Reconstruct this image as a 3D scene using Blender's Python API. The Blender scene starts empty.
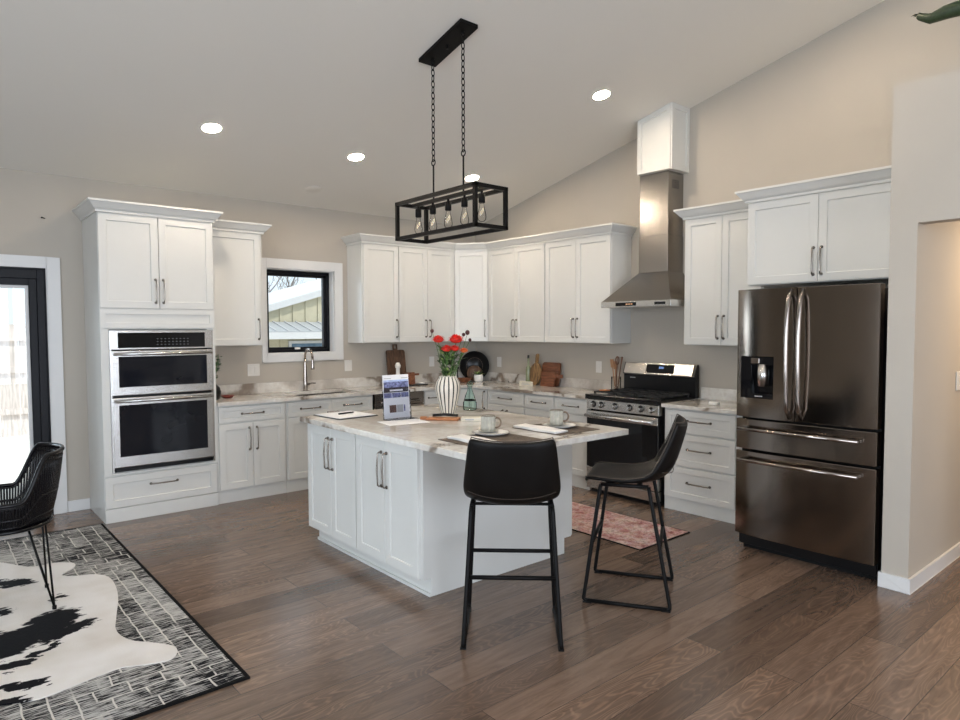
import bpy, bmesh, math, random
from mathutils import Vector, Matrix
random.seed(7)
SC = bpy.context.scene
COL = SC.collection
PI = math.pi

# ------------------------------------------------------------------ camera
cam_d = bpy.data.cameras.new('camera')
cam = bpy.data.objects.new('camera', cam_d); COL.objects.link(cam)
YAW, PITCH, ROLL, FPX = .7048, .0461, -.0028, 660.88
_f0 = Vector((math.sin(YAW), math.cos(YAW), 0)); _r0 = Vector((math.cos(YAW), -math.sin(YAW), 0)); _z = Vector((0, 0, 1))
FWD = _f0*math.cos(PITCH) - _z*math.sin(PITCH)
_u0 = _z*math.cos(PITCH) + _f0*math.sin(PITCH)
_r = _r0*math.cos(ROLL) + _u0*math.sin(ROLL); _u = _u0*math.cos(ROLL) - _r0*math.sin(ROLL)
m3 = Matrix((_r, _u, -FWD)).transposed()
cam.matrix_world = Matrix.Translation((-5.5044, -6.5602, 1.5538)) @ m3.to_4x4()
cam_d.sensor_width = 36; cam_d.lens = FPX/960*36
cam_d.clip_start = .05; cam_d.clip_end = 200
SC.camera = cam
# ------------------------------------------------------------------ world, sun, exposure
W = bpy.data.worlds.new('sky'); SC.world = W; W.use_nodes = True
bg = W.node_tree.nodes['Background']; bg.inputs[0].default_value = (.74, .86, .94, 1); bg.inputs[1].default_value = 1.25
_nt = W.node_tree
_tc = _nt.nodes.new('ShaderNodeTexCoord'); _dp = _nt.nodes.new('ShaderNodeVectorMath'); _dp.operation = 'DOT_PRODUCT'; _dp.inputs[1].default_value = Vector((-.78, .62, .08)).normalized()
_mr = _nt.nodes.new('ShaderNodeMapRange'); _mr.interpolation_type = 'SMOOTHSTEP'; _mr.inputs[1].default_value = .84; _mr.inputs[2].default_value = .985; _mr.inputs[3].default_value = 1.25; _mr.inputs[4].default_value = 9.0
_nt.links.new(_tc.outputs['Generated'], _dp.inputs[0]); _nt.links.new(_dp.outputs['Value'], _mr.inputs[0]); _nt.links.new(_mr.outputs[0], bg.inputs[1])   # glow added to the western sky for a bright streak on the refrigerator
sun_d = bpy.data.lights.new('sun', 'SUN'); sun_d.energy = 2.9; sun_d.angle = .02; sun_d.color = (1, .95, .86)
sun = bpy.data.objects.new('sun', sun_d); COL.objects.link(sun)
sun.rotation_euler = (math.radians(35), 0, math.radians(35))
SUN_ON = True
SC.view_settings.view_transform = 'Standard'; SC.view_settings.look = 'None'
SC.view_settings.gamma = 1; SC.view_settings.use_curve_mapping = False
SC.view_settings.exposure = 0.10
LAMP_E = 330
SC.cycles.max_bounces = 10; SC.cycles.diffuse_bounces = 5; SC.cycles.transparent_max_bounces = 16

def portal(name, loc, rot, sx, sy):
    d = bpy.data.lights.new(name, 'AREA'); d.shape = 'RECTANGLE'; d.size = sx; d.size_y = sy; d.energy = 1
    d.cycles.is_portal = True
    o = bpy.data.objects.new(name, d); COL.objects.link(o); o.location = loc; o.rotation_euler = rot
# light portals in the window openings (they only guide the sky's own light)
portal('portal_kitchen_window', (-2.39, .16, 1.75), (-PI/2, 0, 0), .72, .86)
portal('portal_glass_door', (-6.1, .16, 1.05), (-PI/2, 0, 0), 2.8, 2.05)
# daylight entering by the big windows of the living side (outside the openings, facing in)
def daylight(name, loc, rot, sx, sy, power, col):
    d = bpy.data.lights.new(name, 'AREA'); d.shape = 'RECTANGLE'; d.size = sx; d.size_y = sy; d.energy = power; d.color = col
    o = bpy.data.objects.new(name, d); COL.objects.link(o); o.location = loc; o.rotation_euler = rot
daylight('daylight_left_window', (-9.35, -6.2, 1.55), (0, -PI/2, 0), 2.5, 4.2, 235, (.77, .87, 1))
daylight('daylight_rear_window', (-5.2, -11.0, 1.6), (PI/2, 0, 0), 5.0, 2.5, 270, (.79, .86, 1))

# ------------------------------------------------------------------ materials
def nm(name):
    m = bpy.data.materials.new(name); m.use_nodes = True
    nt = m.node_tree; b = nt.nodes['Principled BSDF']
    return m, nt, b
def N(nt, t, **kw):
    n = nt.nodes.new(t)
    for k, v in kw.items():
        if k.startswith('i_'):
            key = k[2:]; key = int(key) if key.isdigit() else key.replace('_', ' ')
            n.inputs[key].default_value = v
        else: setattr(n, k, v)
    return n
def L(nt, a, b): nt.links.new(a, b)
def c4(c): return (c[0], c[1], c[2], 1)
def simple(name, col, rough=.5, metal=0, bump=0, bscale=60, var=0, vscale=8, coat=0, emit=None, es=0, spec=None, stretch=None):
    m, nt, b = nm(name)
    b.inputs['Base Color'].default_value = c4(col); b.inputs['Roughness'].default_value = rough; b.inputs['Metallic'].default_value = metal
    if coat: b.inputs['Coat Weight'].default_value = coat; b.inputs['Coat Roughness'].default_value = .08
    if spec is not None: b.inputs['Specular IOR Level'].default_value = spec
    if emit: b.inputs['Emission Color'].default_value = c4(emit); b.inputs['Emission Strength'].default_value = es
    tc = N(nt, 'ShaderNodeTexCoord')
    src = tc.outputs['Object']
    if stretch:
        mp = N(nt, 'ShaderNodeMapping'); mp.inputs['Scale'].default_value = stretch; L(nt, src, mp.inputs[0]); src = mp.outputs[0]
    if bump:
        n = N(nt, 'ShaderNodeTexNoise', i_Scale=bscale, i_Detail=3.0); L(nt, src, n.inputs['Vector'])
        bp = N(nt, 'ShaderNodeBump', i_Strength=bump, i_Distance=.002); L(nt, n.outputs[0], bp.inputs['Height']); L(nt, bp.outputs[0], b.inputs['Normal'])
    if var:
        n = N(nt, 'ShaderNodeTexNoise', i_Scale=vscale, i_Detail=4.0); L(nt, src, n.inputs['Vector'])
        r = N(nt, 'ShaderNodeValToRGB'); r.color_ramp.elements[0].position = .3; r.color_ramp.elements[1].position = .7
        r.color_ramp.elements[0].color = c4([x*(1-var) for x in col]); r.color_ramp.elements[1].color = c4([min(1, x*(1+var)) for x in col])
        L(nt, n.outputs[0], r.inputs[0]); L(nt, r.outputs[0], b.inputs['Base Color'])
    return m
M = {}
M['wall'] = simple('wall_paint', (.475, .432, .372), .75, spec=.25, bump=.25, bscale=180, var=.02, vscale=2)
M['ceiling'] = simple('ceiling_paint', (.78, .75, .69), .85, spec=.2, bump=.2, bscale=160)
M['trim'] = simple('white_trim_paint', (.71, .705, .69), .38, var=.01)
M['cab'] = simple('white_cabinet_paint', (.665, .662, .63), .33, var=.008, vscale=5)
M['crown'] = M['cab']
M['islpaint'] = M['cab']
M['dark'] = simple('cabinet_shadow_gap', (.05, .05, .05), .8)
M['pull'] = simple('brushed_gunmetal', (.30, .27, .24), .24, metal=1, bump=.05, bscale=300)
M['steel'] = simple('brushed_stainless', (.60, .585, .56), .26, metal=1, bump=.08, bscale=90, stretch=(1, 1, 40))
M['steelh'] = simple('brushed_stainless_hood', (.33, .31, .29), .22, metal=1, bump=.06, bscale=90, stretch=(30, 30, 1))
M['chrome'] = simple('polished_nickel', (.36, .315, .28), .16, metal=1, var=.03)
M['bss'] = simple('black_stainless', (.245, .208, .178), .13, metal=1, bump=.04, bscale=80, stretch=(30, 30, 1))
M['bssh'] = simple('black_stainless_handle', (.34, .30, .27), .16, metal=1, var=.03)
M['blackglass'] = simple('black_glass', (.006, .006, .007), .05, spec=.3, var=.05)
M['ovenglass'] = simple('oven_window_glass', (.008, .009, .013), .06, spec=.35, var=.1, vscale=3)
M['black'] = simple('black_enamel', (.006, .006, .0065), .28, spec=.3, var=.1)
M['iron'] = simple('cast_iron_grate', (.015, .015, .016), .5, bump=.3, bscale=200)
M['blackmetal'] = simple('matte_black_metal', (.004, .0036, .0036), .45, spec=.14, bump=.05, bscale=200)
M['vinylblack'] = simple('black_window_vinyl', (.006, .0065, .009), .4, spec=.2, var=.1)
M['leather'] = simple('black_leather', (.006, .0052, .0048), .42, spec=.16, bump=.35, bscale=220, var=.12, vscale=15)
M['stitch'] = simple('leather_stitch', (.06, .045, .035), .6, var=.05)
M['rattan'] = simple('black_rattan', (.004, .0035, .0045), .26, spec=.3, bump=.3, bscale=120)
M['ivory'] = simple('ivory_ceramic', (.76, .71, .62), .3, var=.04)
M['white'] = simple('white_ceramic', (.80, .79, .76), .25, var=.02)
M['paper'] = simple('white_paper', (.86, .86, .87), .6, var=.01)
M['linen'] = simple('white_linen', (.82, .80, .77), .8, bump=.4, bscale=500)
M['plastic'] = simple('white_switch_plastic', (.72, .70, .66), .35, var=.01)
M['redflower'] = simple('red_petals', (.75, .035, .02), .55, var=.35, vscale=60)
M['orangeflower'] = simple('orange_petals', (.80, .17, .04), .55, var=.3, vscale=60)
M['bud'] = simple('dark_red_bud', (.06, .012, .012), .6, var=.3, vscale=80)
M['stem'] = simple('green_stem', (.10, .19, .05), .5, var=.3, vscale=30)
M['leaf'] = simple('dark_green_leaf', (.035, .075, .02), .45, var=.35, vscale=25)
M['darkneedle'] = simple('dark_evergreen_frond', (.018, .036, .012), .6, bump=.5, bscale=150, var=.35, vscale=60)
M['palegreen'] = simple('pale_green_leaf', (.28, .38, .12), .5, var=.3, vscale=25)
M['terracotta'] = simple('red_brown_dish', (.22, .045, .03), .4, var=.2)
M['soil'] = simple('soil', (.03, .02, .015), .9, bump=.5)
M['olive'] = simple('olive_oil_glass', (.27, .30, .17), .1, var=.2, coat=.4)
M['candle'] = simple('candle_wax', (.82, .80, .72), .5, var=.02)
M['ribmug'] = simple('grey_green_stoneware', (.42, .405, .345), .4, var=.15, vscale=40)
M['rimbrown'] = simple('brown_glaze_rim', (.16, .11, .075), .35, var=.1)
M['mat'] = simple('brown_woven_placemat', (.10, .075, .055), .8, bump=.8, bscale=350, var=.25, vscale=120)
M['display'] = simple('blue_digits', (.0, .0, .0), .4, emit=(.25, .45, 1.0), es=.9)
M['grayprint'] = simple('grey_print', (.45, .45, .46), .6, var=.05)
M['darkprint'] = simple('dark_print', (.03, .025, .04), .6, var=.3, vscale=40)
M['blueprint'] = simple('blue_photo_print', (.17, .19, .36), .6, var=.7, vscale=60)
M['skyprint'] = simple('pale_sky_print', (.45, .55, .80), .6, var=.2, vscale=40)
M['brownprint'] = simple('brown_photo_print', (.12, .06, .05), .6, var=.5, vscale=70)
M['cream'] = simple('cream_board', (.70, .66, .55), .6, var=.08, vscale=20)
M['rubber'] = simple('black_rubber', (.006, .006, .006), .7, spec=.2, bump=.1)
M['lampglow'] = simple('lamp_diffuser', (.9, .88, .82), .5, emit=(1, .90, .76), es=14)
M['downglow'] = simple('downlight_diffuser', (.9, .88, .82), .5, emit=(1, .84, .66), es=LAMP_E)
M['filament'] = simple('glowing_filament', (.8, .6, .4), .5, emit=(1, .85, .62), es=2.2)
M['hallpaint'] = M['wall']
M['siding'] = simple('cream_board_siding', (.50, .46, .335), .8, bump=.2, bscale=40, var=.05)
M['snowroof'] = simple('pale_metal_roof', (.36, .375, .385), .6, var=.04)
M['exttrim'] = simple('white_fascia', (.56, .565, .57), .6, var=.02)
M['bark'] = simple('grey_bark', (.20, .18, .17), .9, bump=.6, bscale=30, var=.3)
M['fence'] = simple('weathered_fence_wood', (.66, .60, .565), .85, bump=.5, bscale=30, var=.25, vscale=6, stretch=(6, 6, .6))
M['yard'] = simple('pale_dry_ground', (.78, .75, .69), .9, bump=.6, bscale=6, var=.18, vscale=3)
M['extglass'] = simple('shed_window_glass', (.10, .17, .25), .08, var=.2)

def wood(name, c1, c2, scale=3, rough=.45, stretch=(2, 14, 14)):
    m, nt, b = nm(name)
    tc = N(nt, 'ShaderNodeTexCoord'); mp = N(nt, 'ShaderNodeMapping'); mp.inputs['Scale'].default_value = stretch
    L(nt, tc.outputs['Object'], mp.inputs[0])
    n = N(nt, 'ShaderNodeTexNoise', i_Scale=scale, i_Detail=6.0, i_Distortion=1.2); L(nt, mp.outputs[0], n.inputs['Vector'])
    r = N(nt, 'ShaderNodeValToRGB'); e = r.color_ramp.elements
    e[0].position = .32; e[0].color = c4(c1); e[1].position = .68; e[1].color = c4(c2)
    L(nt, n.outputs[0], r.inputs[0]); L(nt, r.outputs[0], b.inputs['Base Color']); b.inputs['Roughness'].default_value = rough
    bp = N(nt, 'ShaderNodeBump', i_Strength=.15, i_Distance=.002); L(nt, n.outputs[0], bp.inputs['Height']); L(nt, bp.outputs[0], b.inputs['Normal'])
    return m
M['walnut'] = wood('dark_walnut', (.055, .026, .014), (.15, .075, .038), stretch=(14, 14, 2))
M['acacia'] = wood('acacia_wood', (.12, .04, .018), (.27, .10, .045), stretch=(14, 2, 14))
M['stripewood'] = wood('striped_wood', (.05, .02, .012), (.46, .27, .11), scale=2.4, stretch=(16, 16, .6))
M['honey'] = wood('honey_wood', (.34, .12, .04), (.50, .21, .08))
M['spoonwood'] = wood('spoon_wood', (.26, .12, .055), (.42, .22, .11), stretch=(14, 14, 2))
M['spoondark'] = wood('dark_spoon_wood', (.10, .04, .02), (.20, .085, .045), stretch=(14, 14, 2))
M['palewood'] = wood('pale_wood', (.58, .46, .32), (.68, .57, .42))

def floor_mat():
    m, nt, b = nm('oak_plank_floor')
    tc = N(nt, 'ShaderNodeTexCoord')
    br = N(nt, 'ShaderNodeTexBrick', offset=.37, offset_frequency=2)
    br.inputs['Scale'].default_value = 1; br.inputs['Brick Width'].default_value = 1.9; br.inputs['Row Height'].default_value = .19
    br.inputs['Mortar Size'].default_value = .0016; br.inputs['Mortar Smooth'].default_value = .1; br.inputs['Bias'].default_value = 0
    br.inputs['Color1'].default_value = (0, 0, 0, 1); br.inputs['Color2'].default_value = (1, 1, 1, 1); br.inputs['Mortar'].default_value = (.5, .5, .5, 1)
    L(nt, tc.outputs['Object'], br.inputs['Vector'])
    # per-plank offset of the grain
    sep = N(nt, 'ShaderNodeSeparateColor'); L(nt, br.outputs['Color'], sep.inputs[0])
    mul = N(nt, 'ShaderNodeMath', operation='MULTIPLY', i_1=37.0); L(nt, sep.outputs[0], mul.inputs[0])
    cmb = N(nt, 'ShaderNodeCombineXYZ'); L(nt, mul.outputs[0], cmb.inputs[0]); L(nt, mul.outputs[0], cmb.inputs[2])
    add = N(nt, 'ShaderNodeVectorMath', operation='ADD'); L(nt, tc.outputs['Object'], add.inputs[0]); L(nt, cmb.outputs[0], add.inputs[1])
    mp = N(nt, 'ShaderNodeMapping'); mp.inputs['Scale'].default_value = (1.3, 11, 1); L(nt, add.outputs[0], mp.inputs[0])
    n1 = N(nt, 'ShaderNodeTexNoise', i_Scale=1.6, i_Detail=7.0, i_Distortion=1.6, i_Roughness=.6); L(nt, mp.outputs[0], n1.inputs['Vector'])
    mp2 = N(nt, 'ShaderNodeMapping'); mp2.inputs['Scale'].default_value = (.9, 4.6, 1); L(nt, add.outputs[0], mp2.inputs[0])
    cn_ = N(nt, 'ShaderNodeTexNoise', i_Scale=1.25, i_Detail=2.5, i_Roughness=.45, i_Distortion=.35); L(nt, mp2.outputs[0], cn_.inputs['Vector'])
    cm = N(nt, 'ShaderNodeMath', operation='MULTIPLY', i_1=34.0); L(nt, cn_.outputs[0], cm.inputs[0])
    wv = N(nt, 'ShaderNodeMath', operation='PINGPONG', i_1=.5); L(nt, cm.outputs[0], wv.inputs[0])
    r1 = N(nt, 'ShaderNodeValToRGB'); e = r1.color_ramp.elements
    e[0].position = .25; e[0].color = (.108, .072, .052, 1); e[1].position = .75; e[1].color = (.21, .147, .110, 1)
    L(nt, n1.outputs[0], r1.inputs[0])
    mixw = N(nt, 'ShaderNodeMix', data_type='RGBA', blend_type='MULTIPLY'); mixw.inputs['Factor'].default_value = .85
    L(nt, r1.outputs[0], mixw.inputs['A'])
    r2 = N(nt, 'ShaderNodeValToRGB'); r2.color_ramp.elements[0].position = .02; r2.color_ramp.elements[0].color = (1.5, 1.42, 1.34, 1); r2.color_ramp.elements[1].position = .26; r2.color_ramp.elements[1].color = (.92, .92, .92, 1)
    L(nt, wv.outputs[0], r2.inputs[0]); L(nt, r2.outputs[0], mixw.inputs['B'])
    # the open grain shows strongly on some boards only
    fr_ = N(nt, 'ShaderNodeMath', operation='MULTIPLY', i_1=7.31); L(nt, sep.outputs[0], fr_.inputs[0]); fq = N(nt, 'ShaderNodeMath', operation='FRACT'); L(nt, fr_.outputs[0], fq.inputs[0])
    fm_ = N(nt, 'ShaderNodeMapRange', i_1=.2, i_2=.9, i_3=.12, i_4=.85); L(nt, fq.outputs[0], fm_.inputs[0]); L(nt, fm_.outputs[0], mixw.inputs['Factor'])
    # plank tone
    r3 = N(nt, 'ShaderNodeValToRGB'); r3.color_ramp.elements[0].color = (.66, .64, .63, 1); r3.color_ramp.elements[1].color = (1.25, 1.22, 1.19, 1)
    L(nt, sep.outputs[0], r3.inputs[0])
    mix3 = N(nt, 'ShaderNodeMix', data_type='RGBA', blend_type='MULTIPLY'); mix3.inputs['Factor'].default_value = 1
    L(nt, mixw.outputs['Result'], mix3.inputs['A']); L(nt, r3.outputs[0], mix3.inputs['B'])
    mix4 = N(nt, 'ShaderNodeMix', data_type='RGBA'); L(nt, br.outputs['Fac'], mix4.inputs['Factor']); L(nt, mix3.outputs['Result'], mix4.inputs['A']); mix4.inputs['B'].default_value = (.05, .036, .028, 1)
    L(nt, mix4.outputs['Result'], b.inputs['Base Color'])
    b.inputs['Roughness'].default_value = .26; b.inputs['Specular IOR Level'].default_value = .62
    rr = N(nt, 'ShaderNodeMapRange', i_3=.15, i_4=.30); L(nt, n1.outputs[0], rr.inputs[0]); L(nt, rr.outputs[0], b.inputs['Roughness'])
    sb = N(nt, 'ShaderNodeMath', operation='SUBTRACT'); L(nt, n1.outputs[0], sb.inputs[0]); L(nt, br.outputs['Fac'], sb.inputs[1])
    bp = N(nt, 'ShaderNodeBump', i_Strength=.16, i_Distance=.002); L(nt, sb.outputs[0], bp.inputs['Height']); L(nt, bp.outputs[0], b.inputs['Normal'])
    return m
M['floor'] = floor_mat()

def marble_mat():
    m, nt, b = nm('veined_marble')
    tc = N(nt, 'ShaderNodeTexCoord')
    n0 = N(nt, 'ShaderNodeTexNoise', i_Scale=1.7, i_Detail=5.0); L(nt, tc.outputs['Object'], n0.inputs['Vector'])
    mx = N(nt, 'ShaderNodeMix', data_type='VECTOR'); mx.inputs['Factor'].default_value = .5
    L(nt, tc.outputs['Object'], mx.inputs['A']); L(nt, n0.outputs['Color'], mx.inputs['B'])
    wv = N(nt, 'ShaderNodeTexWave', bands_direction='DIAGONAL'); wv.inputs['Scale'].default_value = .62; wv.inputs['Distortion'].default_value = 15; wv.inputs['Detail'].default_value = 5; wv.inputs['Detail Scale'].default_value = .9
    L(nt, mx.outputs['Result'], wv.inputs['Vector'])
    r = N(nt, 'ShaderNodeValToRGB'); e = r.color_ramp.elements
    e[0].position = 0; e[0].color = (.27, .22, .175, 1); e[1].position = .018; e[1].color = (.47, .43, .38, 1)
    a = e.new(.055); a.color = (.69, .655, .60, 1); a = e.new(.5); a.color = (.79, .77, .725, 1); a = e.new(.93); a.color = (.62, .58, .53, 1); a = e.new(1.0); a.color = (.50, .46, .41, 1)
    L(nt, wv.outputs[0], r.inputs[0])
    n2 = N(nt, 'ShaderNodeTexNoise', i_Scale=26.0, i_Detail=5.0); L(nt, tc.outputs['Object'], n2.inputs['Vector'])
    r2 = N(nt, 'ShaderNodeValToRGB'); r2.color_ramp.elements[0].position = .35; r2.color_ramp.elements[0].color = (.78, .74, .70, 1); r2.color_ramp.elements[1].position = .6; r2.color_ramp.elements[1].color = (1, 1, 1, 1)
    L(nt, n2.outputs[0], r2.inputs[0])
    mm = N(nt, 'ShaderNodeMix', data_type='RGBA', blend_type='MULTIPLY'); mm.inputs['Factor'].default_value = .5
    L(nt, r.outputs[0], mm.inputs['A']); L(nt, r2.outputs[0], mm.inputs['B']); L(nt, mm.outputs['Result'], b.inputs['Base Color'])
    b.inputs['Roughness'].default_value = .09; b.inputs['Specular IOR Level'].default_value = .6
    return m
M['marble'] = marble_mat()

def rug_mat():
    m, nt, b = nm('black_white_grid_rug')
    tc = N(nt, 'ShaderNodeTexCoord')
    nz = N(nt, 'ShaderNodeTexNoise', i_Scale=9.0, i_Detail=3.0); L(nt, tc.outputs['Object'], nz.inputs['Vector'])
    mx = N(nt, 'ShaderNodeMix', data_type='VECTOR'); mx.inputs['Factor'].default_value = .022
    L(nt, tc.outputs['Object'], mx.inputs['A']); L(nt, nz.outputs['Color'], mx.inputs['B'])
    sw = N(nt, 'ShaderNodeVectorRotate', rotation_type='Z_AXIS'); sw.inputs['Angle'].default_value = PI/2; L(nt, mx.outputs['Result'], sw.inputs['Vector'])
    def bricks(w, h, off, fr, sq):
        br = N(nt, 'ShaderNodeTexBrick', offset=off, offset_frequency=fr, squash=sq, squash_frequency=3)
        br.inputs['Scale'].default_value = 1; br.inputs['Brick Width'].default_value = w; br.inputs['Row Height'].default_value = h; br.inputs['Mortar Size'].default_value = .0046; br.inputs['Mortar Smooth'].default_value = .4
        br.inputs['Color1'].default_value = (0, 0, 0, 1); br.inputs['Color2'].default_value = (1, 1, 1, 1); br.inputs['Mortar'].default_value = (.5, .5, .5, 1)
        L(nt, sw.outputs[0], br.inputs['Vector']); return br
    b1 = bricks(.24, .088, .35, 2, .6)
    b2 = N(nt, 'ShaderNodeTexBrick', offset=.4, offset_frequency=2, squash=1.6, squash_frequency=3)
    b2.inputs['Scale'].default_value = 1; b2.inputs['Brick Width'].default_value = .13; b2.inputs['Row Height'].default_value = .10; b2.inputs['Mortar Size'].default_value = .0046; b2.inputs['Mortar Smooth'].default_value = .4
    L(nt, mx.outputs['Result'], b2.inputs['Vector'])
    nm_ = N(nt, 'ShaderNodeTexNoise', i_Scale=1.4, i_Detail=1.0); L(nt, tc.outputs['Object'], nm_.inputs['Vector'])
    mk = N(nt, 'ShaderNodeMapRange', i_1=.49, i_2=.53); L(nt, nm_.outputs[0], mk.inputs[0])
    fx_ = N(nt, 'ShaderNodeMix', data_type='FLOAT'); L(nt, mk.outputs[0], fx_.inputs['Factor']); L(nt, b1.outputs['Fac'], fx_.inputs['A']); L(nt, b2.outputs['Fac'], fx_.inputs['B'])
    # streaky yarn: short dashes along x
    mp = N(nt, 'ShaderNodeMapping'); mp.inputs['Scale'].default_value = (14, 150, 1); L(nt, tc.outputs['Object'], mp.inputs[0])
    n1 = N(nt, 'ShaderNodeTexNoise', i_Scale=1.0, i_Detail=3.0); L(nt, mp.outputs[0], n1.inputs['Vector'])
    n2 = N(nt, 'ShaderNodeTexNoise', i_Scale=2.3, i_Detail=2.0); L(nt, tc.outputs['Object'], n2.inputs['Vector'])
    sep = N(nt, 'ShaderNodeSeparateColor'); L(nt, b1.outputs['Color'], sep.inputs[0])
    a1 = N(nt, 'ShaderNodeMath', operation='MULTIPLY_ADD', i_1=.10, i_2=-.05); L(nt, sep.outputs[0], a1.inputs[0])
    a2 = N(nt, 'ShaderNodeMath', operation='MULTIPLY_ADD', i_1=.35); L(nt, n2.outputs[0], a2.inputs[0]); L(nt, a1.outputs[0], a2.inputs[2])
    a3 = N(nt, 'ShaderNodeMath', operation='ADD'); L(nt, n1.outputs[0], a3.inputs[0]); L(nt, a2.outputs[0], a3.inputs[1])
    r = N(nt, 'ShaderNodeValToRGB'); e = r.color_ramp.elements
    e[0].position = .64; e[0].color = (.010, .010, .012, 1); e[1].position = .745; e[1].color = (.46, .45, .43, 1)
    L(nt, a3.outputs[0], r.inputs[0])
    # broken cream lines
    n3 = N(nt, 'ShaderNodeTexNoise', i_Scale=6.0, i_Detail=2.0); L(nt, tc.outputs['Object'], n3.inputs['Vector'])
    g = N(nt, 'ShaderNodeMapRange', i_1=.30, i_2=.38); L(nt, n3.outputs[0], g.inputs[0])
    fm = N(nt, 'ShaderNodeMath', operation='MULTIPLY'); L(nt, fx_.outputs['Result'], fm.inputs[0]); L(nt, g.outputs[0], fm.inputs[1])
    mm = N(nt, 'ShaderNodeMix', data_type='RGBA'); L(nt, fm.outputs[0], mm.inputs['Factor']); L(nt, r.outputs[0], mm.inputs['A']); mm.inputs['B'].default_value = (.60, .58, .54, 1)
    L(nt, mm.outputs['Result'], b.inputs['Base Color']); b.inputs['Roughness'].default_value = .95; b.inputs['Specular IOR Level'].default_value = .1
    bp = N(nt, 'ShaderNodeBump', i_Strength=.5, i_Distance=.004); L(nt, a3.outputs[0], bp.inputs['Height']); L(nt, bp.outputs[0], b.inputs['Normal'])
    return m
M['rug'] = rug_mat()
M['rugedge'] = simple('black_rug_binding', (.008, .008, .008), .9, spec=.05, bump=.4, bscale=300)

def runner_mat():
    m, nt, b = nm('faded_red_runner')
    tc = N(nt, 'ShaderNodeTexCoord')
    n1 = N(nt, 'ShaderNodeTexNoise', i_Scale=9.0, i_Detail=7.0, i_Roughness=.75); L(nt, tc.outputs['Object'], n1.inputs['Vector'])
    vo = N(nt, 'ShaderNodeTexVoronoi', i_Scale=26.0); L(nt, tc.outputs['Object'], vo.inputs['Vector'])
    n2 = N(nt, 'ShaderNodeTexNoise', i_Scale=60.0, i_Detail=4.0, i_Roughness=.7); L(nt, tc.outputs['Object'], n2.inputs['Vector'])
    r = N(nt, 'ShaderNodeValToRGB'); e = r.color_ramp.elements
    e[0].position = .34; e[0].color = (.27, .085, .085, 1); e[1].position = .60; e[1].color = (.60, .50, .46, 1)
    a = e.new(.46); a.color = (.47, .29, .27, 1)
    L(nt, n1.outputs[0], r.inputs[0])
    r2 = N(nt, 'ShaderNodeValToRGB'); r2.color_ramp.elements[0].position = .36; r2.color_ramp.elements[0].color = (.30, .22, .22, 1); r2.color_ramp.elements[1].position = .52; r2.color_ramp.elements[1].color = (1.05, 1, 1, 1)
    L(nt, n2.outputs[0], r2.inputs[0])
    mm = N(nt, 'ShaderNodeMix', data_type='RGBA', blend_type='MULTIPLY'); mm.inputs['Factor'].default_value = .75
    L(nt, r.outputs[0], mm.inputs['A']); L(nt, r2.outputs[0], mm.inputs['B'])
    m2 = N(nt, 'ShaderNodeMix', data_type='RGBA', blend_type='OVERLAY'); m2.inputs['Factor'].default_value = .25
    L(nt, mm.outputs['Result'], m2.inputs['A']); L(nt, vo.outputs['Color'], m2.inputs['B'])
    hs = N(nt, 'ShaderNodeMix', data_type='RGBA'); hs.inputs['Factor'].default_value = .75; L(nt, m2.outputs['Result'], hs.inputs['A']); L(nt, mm.outputs['Result'], hs.inputs['B'])
    L(nt, hs.outputs['Result'], b.inputs['Base Color']); b.inputs['Roughness'].default_value = .95; b.inputs['Specular IOR Level'].default_value = .1
    return m
M['runner'] = runner_mat()

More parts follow.
